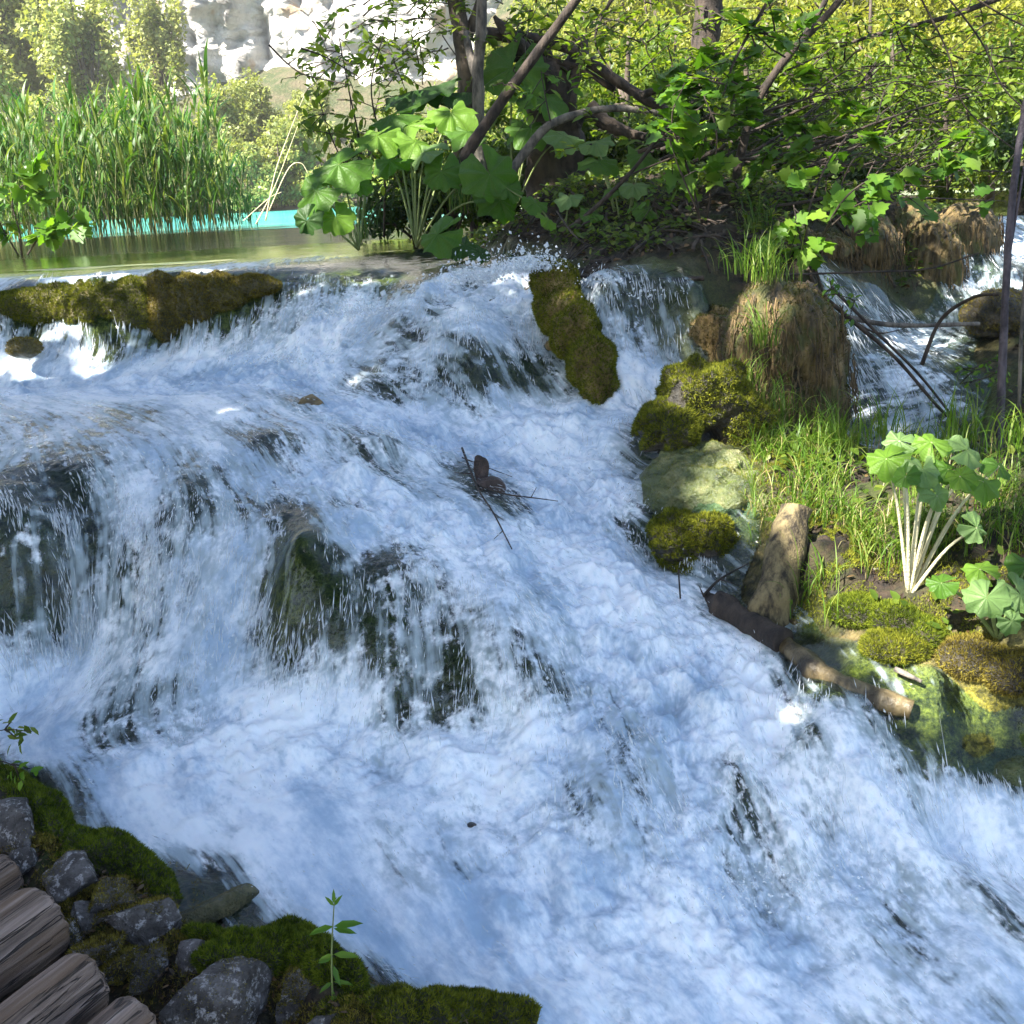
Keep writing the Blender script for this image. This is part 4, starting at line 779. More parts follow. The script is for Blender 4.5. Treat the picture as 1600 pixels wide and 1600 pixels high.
# ------------------------------------------------------------------ driftwood, stumps, branches
def stick(name, paths, mat, label, cat='branch', rough=.15, sides=10, group=None, n=24, jit=0, seed=0, part=None):
    """paths: (list of (px, py, distance), start radius, end radius)"""
    ps = [(smooth_path([aty(*q) for q in p], n, jit, seed + i), np.linspace(a, b, n)) for i, (p, a, b) in enumerate(paths)]
    c0 = ps[0][0][0].copy(); v, f = tubes([(p - c0, r_) for p, r_ in ps], sides, rough, seed)
    o = np_mesh(name, v, f, mat); o.location = c0; tag(o, label, cat, group); return o
Moch = mat_bark('wet_log', (.022, .015, .007), (.22, .165, .08), 9, .45); Mstump = mat_bark('stump_bark', (.02, .014, .008), (.22, .17, .08), 30, .8)
stick('stump_post', [([(1242,792,hit(1200,955)+.12),(1230,850,hit(1200,955)+.06),(1210,930,hit(1200,955)),(1202,985,hit(1200,955)-.03)], .048, .07)], Mstump, 'upright rotten wooden post at the foot of the grassy bank', 'stump', .3, 20, n=40)
stick('broken_log', [([(1120,945,-.03),(1165,970,-.03),(1225,1002,-.03)], .045, .035),([(1120,945,-.03),(1105,930,0)], .03, .015)], Mdark, 'dark broken log end lying in the edge of the rapids', 'log', .3, 16)
stick('fallen_log', [([(1180,965,.02),(1228,1010,.01),(1290,1054,.0),(1360,1085,.01),(1425,1108,.0)], .032, .028)], Moch, 'long ochre log lying along the right edge of the rapids', 'log', .5, 24, n=50)
stick('wood_fragment', [([(1200,945,0),(1245,975,0)], .014, .010)], Moch, 'short ochre piece of wood beside the broken log', 'driftwood', .3)
stick('wood_fragment', [([(1398,1045,-.01),(1440,1065,-.01)], .008, .006)], Mgrey, 'pale stick lying on the wet slab', 'driftwood', .3)
stick('dead_twig', [([(722,700,-.08),(745,760,-.07),(770,800,-.06),(800,858,-.06)], .005, .002),([(745,758,-.07),(790,772,-.08),(835,778,-.09),(872,783,-.10)], .004, .0015),([(722,715,-.07),(760,730,-.07),(800,745,-.07)], .003, .0012),([(770,800,-.06),(785,812,-.06)],.002,.001),([(830,777,-.09),(838,762,-.09)],.002,.001),([(735,740,-.07),(710,738,-.08)],.003,.001),([(785,830,-.06),(772,842,-.06)],.002,.001)], Mdark, 'bare forked twig caught on the brown rock in mid rapids', 'twig', .1, 6)
stick('dead_twig', [([(1100,930,-.04),(1125,905,-.06),(1170,880,-.08)], .006, .002),([(1105,928,-.04),(1150,938,-.06)], .004, .002),([(1125,905,-.06),(1155,915,-.06)], .003, .001),([(1100,932,-.04),(1092,915,-.05)],.004,.001)], Mdark, 'dark crooked twig at the tip of the broken log', 'twig', .1, 6)
stick('dead_twig', [([(1060,890,-.04),(1063,935,-.02)], .003, .003)], Mdark, 'short upright twig left of the heart-shaped boulder foot', 'twig', .1, 6)

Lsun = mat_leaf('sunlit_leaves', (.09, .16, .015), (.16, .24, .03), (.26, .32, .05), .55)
# trees of the central bank (trunks leave the top of the frame)
def bank_tree(name, paths, mat, label, leaves=None, T=(LEAF_V, LEAF_F), lm=Lbush, lsz=.06, seed=0, twigs=0, group=None, sides=14):
    ps = [(smooth_path([aty(*q) for q in p], 30), np.linspace(a, b, 30)) for p, a, b in paths]; c0 = ps[0][0][0].copy()
    root = empty(name, c0); r = np.random.RandomState(seed); tw = []
    if leaves:
        P, A_ = [], []
        for (px, py, y, sx, sy, sz, n, fan_) in leaves: # leafy sprays: centre, spread in metres, number, number of twigs
            c = np.array(aty(px, py, y))
            for t_ in range(fan_):
                a = c + r.normal(size=3) * np.array([sx, sy, sz]) * .5; d = unit(r.normal(size=3) * np.array([1, .8, .5]) + np.array([0, 0, .05])); L = r.uniform(.25, .6) * (sx + sz)
                k = np.linspace(0, 1, 8)[:, None]; q = a + d * L * k + np.array([0, 0, -.12 * L]) * k * k + np.cumsum(r.normal(size=(8, 3)) * .006, 0)
                tw.append((q - c0, np.linspace(.005, .0015, 8)))
                m_ = max(1, n // fan_); u = r.rand(m_) ** .7 * 6.99; i0 = u.astype(int); pp = q[i0] * (1 - (u - i0))[:, None] + q[i0 + 1] * (u - i0)[:, None]
                side = unit(np.cross(d, [0, 0, 1]))[None] * np.where(r.rand(m_) < .5, 1, -1)[:, None]
                P.append(pp + r.normal(size=(m_, 3)) * .012); A_.append(side + d * .6 + r.normal(size=(m_, 3)) * .35 + np.array([0, 0, -.25]))
        P = np.concatenate(P) - c0; A_ = np.concatenate(A_)
        leaf_obj('foliage', T, P, A_, r.normal(size=P.shape) * .35 + np.array([0, -.1, 1]), lsz * (.6 + .7 * r.rand(len(P))), lm, root, seed=seed)
    v, f = tubes([(p - c0, q) for p, q in ps] + tw, sides, .16, seed); np_mesh('trunk', v, f, mat, root)
    tag(root, label, 'tree', group); return root
bank_tree('bank_tree', [([(722,250,7.4),(724,190,7.4),(730,120,7.4),(722,60,7.4),(712,0,7.4),(700,-120,7.4)], .075, .05), ([(730,60,7.4),(748,10,7.4),(770,-60,7.4)], .035, .03)], Mbark,
    'thicker of the two upright trunks rising from the big-leaved plants', [(600,50,7.4,.6,.4,.35,230,22),(570,150,7.2,.4,.3,.3,130,14),(650,130,7.6,.4,.3,.3,130,14),(530,80,7.2,.3,.3,.3,90,10),(690,20,7.5,.3,.3,.2,110,10),(630,0,7.5,.5,.4,.25,170,14)], lm=Lsun, lsz=.065, seed=3)
bank_tree('bank_tree', [([(752,285,6.9),(748,200,6.9),(747,110,6.9),(752,40,6.9),(753,-100,6.9)], .042, .03), ([(748,130,6.9),(735,90,6.95),(728,50,7.0)], .03, .02)], Mgrey,
    'slimmer upright grey trunk just right of the thick one', [(830,20,7.2,.4,.3,.25,200,14),(780,90,7.1,.25,.3,.2,90,8),(900,60,7.6,.5,.3,.3,260,16)], lsz=.07, seed=4)
bank_tree('leaning_tree', [([(715,265,6.3),(745,215,6.3),(790,150,6.3),(845,75,6.3),(900,0,6.3),(960,-90,6.3)], .036, .022)], Mdark, 'dark slender trunk leaning right across the two upright ones', [(800,120,6.3,.18,.2,.15,40,5)], lsz=.06, seed=5)
bank_tree('woodland_tree', [([(1095,200,9.5),(1100,100,9.5),(1108,0,9.5),(1112,-100,9.5)], .13, .11)], Mdark, 'broad dark trunk half hidden in leaves right of the dead snag', [(1090,60,9.2,.6,.4,.4,300,18),(1180,80,9.2,.6,.4,.5,300,18)], lsz=.08, seed=6)
bank_tree('forked_tree', [([(1140,330,6.2),(1158,240,6.2),(1178,170,6.2),(1225,95,6.2),(1300,15,6.2),(1340,-40,6.2)], .028, .018), ([(1190,140,6.2),(1250,65,6.3),(1290,0,6.3),(1300,-50,6.3)], .02, .014), ([(1165,200,6.2),(1230,160,6.3),(1310,155,6.3)], .012, .006)], Mdark,
    'dark sapling leaning right and forking above the lobed-leaf shrub', [(1300,60,6.6,.4,.3,.3,200,14),(1200,30,6.6,.3,.3,.3,140,10)], lsz=.06, seed=7)
bank_tree('bare_sapling', [([(1558,760,3.9),(1565,600,3.9),(1570,480,3.9),(1580,330,3.9),(1598,190,3.9),(1630,20,3.9)], .017, .010), ([(1572,430,3.9),(1600,260,3.9)], .006, .004)], mat_bark('pale_bark', (.03, .024, .03), (.12, .10, .115), 20), 'straight grey-violet bare sapling in front of the right waterfall', seed=8)
bank_tree('bare_sapling', [([(1592,640,3.6),(1598,480,3.6),(1612,330,3.6)], .007, .005)], Mgrey, 'thinnest bare stem at the right edge beside the straight sapling', seed=9)
# curved arching boughs of the bank
AR = [([(782,290,6.1),(815,245,6.1),(860,195,6.1),(930,172,6.15),(1000,172,6.2),(1080,190,6.3)], .028, .015, 'smooth grey bough arching to the right over the dark soil', Mgrey),
 ([(760,55,7.3),(810,58,7.3),(880,72,7.2),(940,110,7.1),(1000,150,7),(1060,185,7)], .045, .03, 'thick fallen bough sloping down from the snag to the right', Mdark),
 ([(775,90,7.2),(830,92,7.2),(900,105,7.2),(960,140,7.1)], .028, .018, 'shorter broken bough below the thick fallen one', Mdark),
 ([(880,365,5.7),(935,320,5.7),(985,270,5.7),(1030,215,5.8),(1090,150,5.9)], .014, .008, 'thin dark branch slanting up from the foot of the bank', Mdark),
 ([(1000,150,6.8),(1060,130,6.8),(1130,125,6.9),(1200,140,6.9)], .026, .012, 'level dark branch from the snag towards the forked sapling', Mdark)]
for i, (p, a, b, lab, mt) in enumerate(AR): stick('fallen_bough', [(p, a, b)], mt, lab, 'branch', .2, 12, 'boughs over the central bank', seed=i)
# broken snag
stick('dead_snag', [([(870,330,7.3),(868,230,7.3),(862,160,7.3),(855,100,7.3)], .2, .15),([(850,130,7.3),(820,80,7.2),(785,42,7.2),(772,25,7.2)], .07, .012),([(880,130,7.3),(905,90,7.3),(915,60,7.3)], .1, .02),([(860,120,7.3),(850,80,7.3),(845,62,7.3)], .08, .01),([(920,170,7.2),(960,200,7.1),(1010,215,7)], .06, .03),([(900,110,7.2),(895,165,7.1),(905,200,7.1)], .03, .015)], Mdark, 'broken black stump of an uprooted tree on top of the bank', 'snag', .35, 16, n=30)
# thicket of thin branches right of the centre
rb = random.Random(21); TH_ = []
for i in range(34):
    x0 = rb.uniform(960, 1300); y0 = rb.uniform(230, 330); d0 = rb.uniform(5.6, 8); ln = rb.uniform(180, 420); up_ = rb.uniform(-30, 150); sg = rb.uniform(-50, 40)
    pth = [(x0, y0, d0), (x0 + ln * .35, y0 - up_ * .35 + sg * .4, d0), (x0 + ln * .7, y0 - up_ * .75 + sg * .3, d0 + .1), (x0 + ln, y0 - up_, d0 + .2)]
    a = rb.uniform(.006, .014); sub = []
    for k in range(3):
        u = rb.uniform(.3, .85); i0 = pth[1] if u < .6 else pth[2]; sub.append(([i0, (i0[0] + rb.uniform(20, 80), i0[1] - rb.uniform(-20, 70), i0[2]), (i0[0] + rb.uniform(70, 150), i0[1] - rb.uniform(-10, 110), i0[2])], a * .5, .0015))
    o = stick('thicket_branch', [(pth, a, .002)] + sub, Mdark, '', 'branch', .1, 6, 'thin dark branches of the thicket', 14, 0, i); TH_.append((o, x0 + ln / 2, ('low' if y0 - up_ / 2 > 250 else 'high') + (' level' if up_ < 40 else ' rising') + ' thin dark branches of the thicket on the right'))
series(TH_)
# long hanging twigs at upper right
for i, (p, lab) in enumerate([([(1460,-30,5),(1530,60,5),(1570,140,5),(1625,190,5)], 'long drooping twig crossing the upper right corner'), ([(1430,-20,5.2),(1480,80,5.2),(1510,170,5.3),(1620,260,5.3)], 'fine drooping twig left of the corner one'),
    ([(1500,-20,4.6),(1560,20,4.6),(1640,60,4.6)], 'uppermost short twig in the upper right corner'), ([(420,70,6.2),(450,100,6.2),(480,118,6.2),(545,132,6.2)], 'bare crooked twig reaching left in front of the cliff'),
    ([(470,75,6.3),(510,90,6.3),(560,120,6.3)], 'shorter bare twig above the big-leaved plants')]):
    stick('hanging_twig', [(p, .005, .003), ([p[1], (p[1][0] + 25, p[1][1] - 18, p[1][2])], .003, .001)], Mdark, lab, 'twig', .1, 6)
# branches in front of the right waterfall
for i, (ps, lab) in enumerate([([([(1260,440,4.3),(1330,500,4.3),(1400,560,4.3),(1470,640,4.25),(1530,690,4.2)], .010, .006), ([(1330,500,4.3),(1370,520,4.3),(1410,515,4.3)], .005, .002)], 'long dark branch slanting down across the right waterfall'),
    ([([(1300,450,4.5),(1370,520,4.5),(1440,590,4.45),(1510,680,4.4)], .008, .005)], 'second parallel branch across the right waterfall'),
    ([([(1320,495,4.7),(1400,508,4.7),(1530,506,4.7)], .012, .010)], 'pale level stick spanning the right waterfall'),
    ([([(1210,430,4.5),(1350,425,4.6),(1450,420,4.6),(1530,395,4.6)], .005, .003)], 'thin arching stick in front of the travertine wall'),
    ([([(1440,570,4.2),(1470,500,4.2),(1520,465,4.1),(1560,460,4.0)], .009, .006)], 'curved dark branch bending towards the grey-violet sapling'),
    ([([(930,415,5),(1010,435,4.9),(1060,440,4.9)], .010, .006), ([(1010,435,4.9),(1060,420,4.9)], .004, .002)], 'root lying along the foot of the dark bank'),
    ([([(1100,435,4.8),(1000,438,4.9),(905,432,5)], .012, .008)], 'wet brown root at the brim of the upper small fall'),
    ([([(870,330,5.6),(900,370,5.4),(950,400,5.3)], .006, .004)], 'fine root trailing down from the snag bank')]):
    stick('fallen_branch', ps, Mgrey if 'pale' in lab else Mdark, lab, 'branch', .15, 8, seed=40 + i)

# ------------------------------------------------------------------ big round leaves (butterbur)
def butterbur_leaf(R_, seed, nr=9, nt=60, droop=.35):
    r = np.random.RandomState(seed); th = np.linspace(-math.pi + .16, math.pi - .16, nt); rr = np.linspace(.02, 1, nr)
    T_, RR = np.meshgrid(th, rr); edge = 1 + .06 * np.sin(T_ * 7 + seed) + .05 * np.sin(T_ * 11 + 2 * seed) + .045 * np.abs(np.sin(T_ * 19)) + .08 * perlin(T_ * 1.5, 0 * T_, None, seed) + .10 * np.cos(T_ * 1) * -1 + .06 * r.randn() * np.sin(2 * T_)
    lobe = np.exp(-((np.abs(T_) - math.pi) / .5) ** 2) * .12
    rad = R_ * RR * (edge + lobe)
    x = rad * np.cos(T_); y = rad * np.sin(T_)
    z = -droop * R_ * RR ** 2 * (.6 + .9 * np.sin(T_ * 2 + seed) * .6) + .12 * R_ * RR ** 2 * np.sin(T_ * 5 + seed) + .07 * R_ * RR * np.cos(T_ * 9) + R_ * .05 * perlin(x / R_ * 4, y / R_ * 4, None, seed) + .10 * R_ * (1 - RR)
    v = np.stack([x, y, z], -1).reshape(-1, 3); ang = T_.ravel(); return v, grid_faces(nr, nt), ang, RR.ravel()
def mat_bb(name, c1, c2, trans=.4, vein=(.14, .2, .06)):
    m = NT(name); a = m.attr('ang'); rr = m.attr('rad'); p = m.obj(); v = m.rnd()
    w1 = m.math('ABSOLUTE', m.math('SINE', m.math('MULTIPLY', a, 4.5))); vn = m.math('MULTIPLY', m.map(w1, .13, .0), m.map(rr, 1.0, .2, .35, 1))
    w2 = m.math('ABSOLUTE', m.math('SINE', m.math('ADD', m.math('MULTIPLY', rr, 26), m.math('MULTIPLY', w1, 3.5)))); vn2 = m.math('MULTIPLY', m.map(w2, .2, 0), .45)
    vt = m.math('MAXIMUM', vn, vn2); c = m.mix(m.noise(p, 22, 4, .6), c1, c2); c = m.mix(m.math('MULTIPLY', vt, .45), c, vein)
    brown = m.math('MULTIPLY', m.map(m.noise(p, 14, 5, .6), .62, .7), m.map(rr, .6, 1, 0, .7)); c = m.mix(brown, c, (.12, .07, .04))
    nb = m.bump(m.math('SUBTRACT', m.noise(p, 50, 3), m.math('MULTIPLY', vt, 1.2)), .004, .9)
    d = m.princ(Base_Color=c, Roughness=.5, Specular_IOR_Level=.35, Normal=nb); tr = m.n('BsdfTranslucent', {'Color': m.mix(1, c, (1.3, 1.6, .4), 'MULTIPLY')}).outputs[0]
    return m.end(m.mixs(trans, d, tr))
BBg = mat_bb('big_leaf', (.05, .13, .012), (.09, .19, .02), .45); BBy = mat_bb('big_leaf_bright', (.11, .22, .02), (.16, .28, .035), .5); BBp = mat_bb('big_leaf_pale', (.10, .19, .05), (.17, .26, .09), .35, (.22, .3, .15))
BBd = mat_bb('big_leaf_dark', (.02, .06, .008), (.035, .09, .014))
Mpet = mat_bark('petiole', (.10, .14, .03), (.22, .26, .09), 20, .5); Mpetp = mat_bark('pale_petiole', (.45, .40, .25), (.62, .58, .38), 20, .5)
bb_i = 0
def butterbur(name, base, leaves, label, pet=Mpet, prad=.005, cat='plant'):
    """base: world point; leaves: (px, py, distance, radius, normal, heading degrees, material)"""
    global bb_i; base = Vector(base); root = empty(name, base)
    for (px, py, y, R_, nv, hd, mt) in leaves:
        bb_i += 1; c = V3(px, py, y) - base; R_ = R_ * (.52 if py > 600 else .8); v, f, an, ra = butterbur_leaf(R_, bb_i)
        lf = np_mesh('leaf', v, f, mt, root, attrs={'ang': ('FLOAT', an), 'rad': ('FLOAT', ra)})
        nz = Vector(nv).normalized(); xa = Vector((math.cos(R(hd)), math.sin(R(hd)), 0)); xa = (xa - nz * xa.dot(nz)).normalized(); ya = nz.cross(xa)
        lf.matrix_local = Matrix.Translation(c) @ Matrix((xa, ya, nz)).transposed().to_4x4()
        mid = c * .55 + Vector((0, 0, .15 * c.length)) + Vector((0, 0, -.02)); v, f = tubes([(smooth_path([(0, 0, -.02), tuple(mid), tuple(c + nz * R_ * .07)], 12), np.linspace(prad * 1.4, prad * .7, 12))], 8)
        np_mesh('petiole', v, f, pet, root)
    tag(root, label, cat); return root
U = (0, -.35, 1)
butterbur('butterbur_plant', aty(560,385,6.1), [(495,300,6.0,.17,(-.3,-.8,.6),200,BBg),(480,345,5.9,.10,(-.2,-.9,.2),250,BBd),(525,340,5.95,.13,(.1,-.9,.4),280,BBy),(530,260,6.1,.20,(-.1,-.7,.8),210,BBg),(590,215,6.3,.17,(.1,-.5,.9),240,BBy),(560,290,6.1,.10,(.2,-.6,.7),300,BBg)], 'leftmost clump of big round leaves hanging over the turquoise water')
butterbur('butterbur_plant', aty(650,380,6.4), [(705,180,6.5,.19,(0,-.55,.8),270,BBy),(640,200,6.6,.2,(-.3,-.4,.9),220,BBy),(650,225,6.3,.15,(.3,-.4,.8),300,BBy),(610,185,6.7,.2,(-.2,-.3,.9),190,BBg),(690,270,6.1,.15,(-.2,-.7,.5),250,BBg),(765,275,5.9,.19,(.1,-.85,.45),285,BBg),(780,315,6.0,.16,(.3,-.7,.5),310,BBg),(665,240,6.2,.13,(-.4,-.4,.8),180,BBp),(610,255,6.4,.14,(-.2,-.6,.8),230,BBg),(730,210,6.4,.15,(.2,-.4,.8),300,BBg)], 'central cluster of big round leaves in front of the two trunks')
butterbur('butterbur_plant', aty(800,330,7.0), [(800,110,7.0,.26,(-.1,-.8,.5),250,BBg),(650,148,7.1,.3,(-.2,-.1,1),190,BBd),(850,160,6.9,.2,(.2,-.5,.8),300,BBg),(700,150,7.1,.22,(0,-.1,1),260,BBd),(830,205,6.8,.18,(.1,-.6,.8),280,BBg),(880,215,6.7,.16,(.3,-.5,.8),320,BBp)], 'rear clump of broad leaves rising behind the trunks')
butterbur('butterbur_plant', aty(720,400,5.6), [(685,368,5.5,.14,(-.3,-.75,.6),200,BBg),(725,385,5.5,.11,(.3,-.6,.7),320,BBd),(750,398,5.4,.07,(.2,-.6,.7),300,BBd)], 'low drooping big leaves touching the brim of the fall')
butterbur('butterbur_plant', aty(880,385,5.8), [(835,318,5.7,.09,(.3,-.5,.7),240,BBg),(855,345,5.6,.07,(.5,-.4,.7),300,BBy),(890,310,5.8,.10,(-.2,-.4,.9),270,BBp),(925,335,5.7,.08,(.1,-.5,.8),300,BBg),(790,295,5.9,.11,(.2,-.6,.8),250,BBg)], 'small pale-leaved clump on the dark soil right of the central cluster')
butterbur('butterbur_plant', aty(975,400,5.8), [(935,255,6.0,.14,(.1,-.5,.9),280,BBg),(930,225,6.1,.12,(-.1,-.4,.9),240,BBp),(990,292,5.8,.11,(0,-.4,.9),260,BBp),(960,300,5.8,.08,(-.1,-.4,.9),220,BBg),(1005,245,6,.12,(.2,-.5,.8),300,BBg),(1010,330,5.7,.09,(.2,-.5,.8),300,BBg)], 'clump of jagged leaves under the arching grey bough')
b0 = Vector(aty(1420,925,0)); y1 = b0.y; y2 = hit(1560, 975)
print('b0', b0, y2, hit(1250, 760), hit(1350, 950))
butterbur('butterbur_plant', b0, [(1385,718,y1+.02,.115,(-.4,-.5,.75),185,BBy),(1440,735,y1-.05,.10,(.1,-.6,.75),255,BBp),(1462,775,y1-.08,.09,(.3,-.75,.55),300,BBp),(1510,705,y1+.05,.12,(.3,-.5,.8),20,BBp),(1455,692,y1+.06,.10,(-.1,-.5,.85),90,BBy),(1535,755,y1,.12,(.3,-.5,.85),340,BBy),(1405,690,y1+.1,.09,(-.2,-.6,.8),140,BBp),(1525,825,y1-.1,.085,(.3,-.8,.4),320,BBp),(1480,735,y1,.09,(.2,-.5,.8),200,BBg),(1500,745,y1-.05,.08,(-.2,-.6,.8),120,BBy),(1560,730,y1+.1,.09,(.3,-.4,.8),60,BBg),(1415,745,y1-.1,.07,(-.4,-.6,.6),230,BBg)], 'tall butterbur with pale bare stems on the grassy right bank', Mpetp, .0042)
butterbur('butterbur_plant', aty(1560,990,0), [(1470,912,y2-.02,.075,(-.3,-.5,.8),180,BBg),(1540,935,y2-.08,.11,(-.1,-.75,.65),240,BBp),(1592,930,y2-.06,.10,(.2,-.75,.6),290,BBp),(1605,885,y2+.05,.11,(.1,-.5,.85),60,BBg),(1530,890,y2+.06,.09,(-.1,-.4,.9),120,BBy),(1580,970,y2-.1,.075,(.1,-.9,.3),300,BBp)], 'low wide butterbur with browning leaves at the right edge')

# ------------------------------------------------------------------ grasses, reeds, shrubs
def blades(P, L, W, lean, seed, seg=6, mat=None, name='blades', parent=None, bias=(0, 0, 0), c0=None):
    r = np.random.RandomState(seed); n = len(P); az = r.uniform(0, 2 * np.pi, n); d = np.stack([np.cos(az), np.sin(az), 0 * az], -1) + np.array(bias); 
    L = L * (.5 + .8 * r.rand(n)); k = np.linspace(0, 1, seg); ln = lean * (.4 + 1.1 * r.rand(n))
    th = ln[:, None] * (k[None] ** 1.4) * 2.2; th = np.minimum(th, 2.7); dl = L / (seg - 1)
    hx_ = np.cumsum(np.sin(th), 1) * dl[:, None]; hz_ = np.cumsum(np.cos(th), 1) * dl[:, None]; hx_ = hx_ - hx_[:, :1]; hz_ = hz_ - hz_[:, :1]
    C = P[:, None] + d[:, None] * hx_[..., None] + np.array([0, 0, 1]) * hz_[..., None]
    sd = np.stack([-d[:, 1], d[:, 0], 0 * az], -1) + r.normal(size=(n, 3)) * .25; sd = unit(sd); wd = W * (.6 + .7 * r.rand(n))[:, None] * (1 - k[None] ** 2.2 * .96) * (.55 + .45 * np.minimum(1, k[None] * 4))
    v = np.stack([C - sd[:, None] * wd[..., None], C + sd[:, None] * wd[..., None]], 2).reshape(-1, 3)
    i = (np.arange(n)[:, None] * seg + np.arange(seg - 1)[None]).ravel() * 2; f = np.stack([i, i + 1, i + 3, i + 2], -1)
    if c0 is not None: v = v - np.array(c0)
    return np_mesh(name, v, f, mat, parent, smooth=False, attrs={'v': ('FLOAT', np.repeat(r.rand(n), seg * 2))})
Lgrass = mat_leaf('grass_blades', (.06, .13, .012), (.12, .22, .02), (.26, .30, .07), .45)
Lreed = mat_leaf('reed_leaves', (.035, .09, .015), (.07, .15, .025), (.18, .22, .05), .4); Ldry = mat_leaf('dry_grass', (.22, .17, .07), (.32, .26, .12), (.4, .33, .17), .3)
def ground_pts(r, px0, px1, py0, py1, zg, n, dz=0.0):
    out = []
    for _ in range(n):
        x, y, _z = atz(r.uniform(px0, px1), r.uniform(py0, py1), zg); out.append((x, y, ground(x, y) + dz))
    return np.array(out)
r = np.random.RandomState(77)
# main grassy slope
Pg = np.concatenate([ground_pts(r, 1170, 1330, 700, 800, -.73, 500), ground_pts(r, 1230, 1480, 740, 880, -.8, 950), ground_pts(r, 1400, 1620, 740, 900, -.8, 600), ground_pts(r, 1290, 1520, 850, 950, -.87, 300), ground_pts(r, 1180, 1260, 660, 730, -.68, 160)])
Pg = Pg[~((Pg[:, 0] > b0.x - .22) & (Pg[:, 0] < b0.x + .18) & (Pg[:, 1] < b0.y + .08))]
Pg = np.concatenate([Pg, Pg + r.normal(size=Pg.shape) * np.array([.03, .03, .004])]); Pg = Pg[(perlin(Pg[:, 0] * 4.5, Pg[:, 1] * 4.5, None, 7) > -.12) & (r.rand(len(Pg)) < .75)]; gr = blades(Pg, .17, .0021, .75, 1, 7, Lgrass, 'bank_grass'); tag(gr, kind='stuff')
gr2 = blades(Pg[::4] + r.normal(size=Pg[::4].shape) * .02, .12, .0018, .9, 2, 6, Ldry, 'dry_grass'); tag(gr2, kind='stuff')
def tuft(px, py, y, n, L, lean, label, seed, spread=.05, mat=Lgrass, W=.0025, bias=(0, 0, 0)):
    c = np.array(aty(px, py, y)); rr2 = np.random.RandomState(seed); root = empty('grass_tuft', c)
    blades(rr2.normal(size=(n, 3)) * np.array([spread, spread, .008]), L, W, lean, seed, 8, mat, 'blades', root, bias)
    tag(root, label, 'grass tuft', 'grass tufts of the right bank'); return root
tuft(1200,440,4.2,90,.22,.6,'bright grass tuft crowning the travertine column',1)
tuft(1165,425,4.3,50,.18,.7,'grass tuft hanging left from the top of the column',2)
tuft(1190,540,4.05,55,.2,.9,'grass tuft arching from the face of the column',3, .03)
tuft(1165,600,4.0,40,.2,.95,'long grass tuft hanging just above the double moss boulder',4, .03)
tuft(1200,640,3.95,60,.17,.8,'grass tuft at the foot of the column',5)
tuft(1200,720,3.75,120,.16,.8,'dense bright grass tuft beside the fallen leaves',6)
tuft(1300,700,3.8,110,.2,.7,'fresh green grass tuft in front of the right waterfall',7)
tuft(1380,690,3.7,70,.2,.6,'grass tuft behind the tall butterbur',8)
tuft(1500,700,3.6,80,.24,.6,'grass tuft beside the grey-violet sapling',9)
tuft(1590,700,3.3,60,.2,.7,'grass tuft at the right edge below the sapling',10)
tuft(1560,800,3.2,80,.18,.7,'grass tuft right of the tall butterbur',11)
tuft(1330,900,3.15,60,.12,.8,'short grass tuft above the sunlit moss mound',12)
tuft(1510,985,2.9,60,.12,.9,'pale grass tuft under the browning butterbur',13, mat=Ldry)
tuft(1010,350,6.0,50,.2,.8,'dark grass tuft on the soil under the thicket',14, mat=Lreed)
tuft(1180,360,5.4,60,.25,.8,'grass tuft in the shade behind the column',15, mat=Lreed)
tuft(720,330,6.3,60,.3,.5,'stiff dark grass among the central big leaves',16, mat=Lreed)
tuft(560,375,6.2,70,.28,.5,'dark grass fringe at the left end of the bank',17, mat=Lreed)

# reeds
def reed_clump(n, seed, hgt=2.0, spread=.35):
    r = np.random.RandomState(seed); root = empty('reed_clump', (0, 0, 0)); paths, P, A_, L_ = [], [], [], []
    for i in range(n):
        b = np.array([r.normal() * spread, r.normal() * spread * .7, -.3]); h = hgt * r.uniform(.55, 1.1); ld = r.normal(size=2) * .16 * h
        k = np.linspace(0, 1, 9)[:, None]; q = b + np.concatenate([ld[0] * k ** 1.6, ld[1] * k ** 1.6, (h + .3) * k], 1); paths.append((q, np.linspace(.006, .002, 9)))
        for j in range(int(h * 6)):
            u = r.uniform(.22, 1); z_ = (h + .3) * u; P.append(b + np.array([ld[0] * u ** 1.6, ld[1] * u ** 1.6, z_])); L_.append(r.uniform(.22, .5))
    v, f = tubes(paths, 5); np_mesh('stems', v, f, mat_bark_reed, root)
    P = np.array(P); blades(P, .46, .021, .5, seed, 7, Lreed, 'leaves', root); return root
mat_bark_reed = mat_bark('reed_stem', (.07, .09, .025), (.2, .19, .08), 9, .6)
rc = [reed_clump(24, 1), reed_clump(21, 2, 1.8), reed_clump(26, 3, 2.15)]; RD = []
for i, (px, y, k, sc) in enumerate([(-60,14.0,0,1.0),(5,15.0,1,1.1),(45,14.2,2,.95),(90,15.2,0,1.0),(130,14.6,1,1.05),(165,15.3,2,.9),(200,14.9,0,.95),(235,15.4,1,1.1),(268,15.0,2,1.05),(292,15.3,0,1.15),(325,15.5,1,.9),(350,15.8,2,.62),(385,16.0,1,.45),(20,13.2,2,.7),(-30,12.8,1,.7),(60,16.5,2,1.1),(150,16.8,0,1.1),(240,16.6,2,1.1)]):
    o = rc[k] if i in (0, 1, 2) else copy_tree(rc[k]); o.location = (aty(px, 380, y)[0], y, 0); o.rotation_euler = (0, 0, i * 2.1); o.scale = (sc, sc, sc * .84)
    tag(o, '', 'reeds', 'reed clumps standing in the shallows'); RD.append((o, px, ('tall' if sc > 1 else 'low' if sc < .8 else 'medium') + ' green reed clumps at the lake edge'))
series(RD)
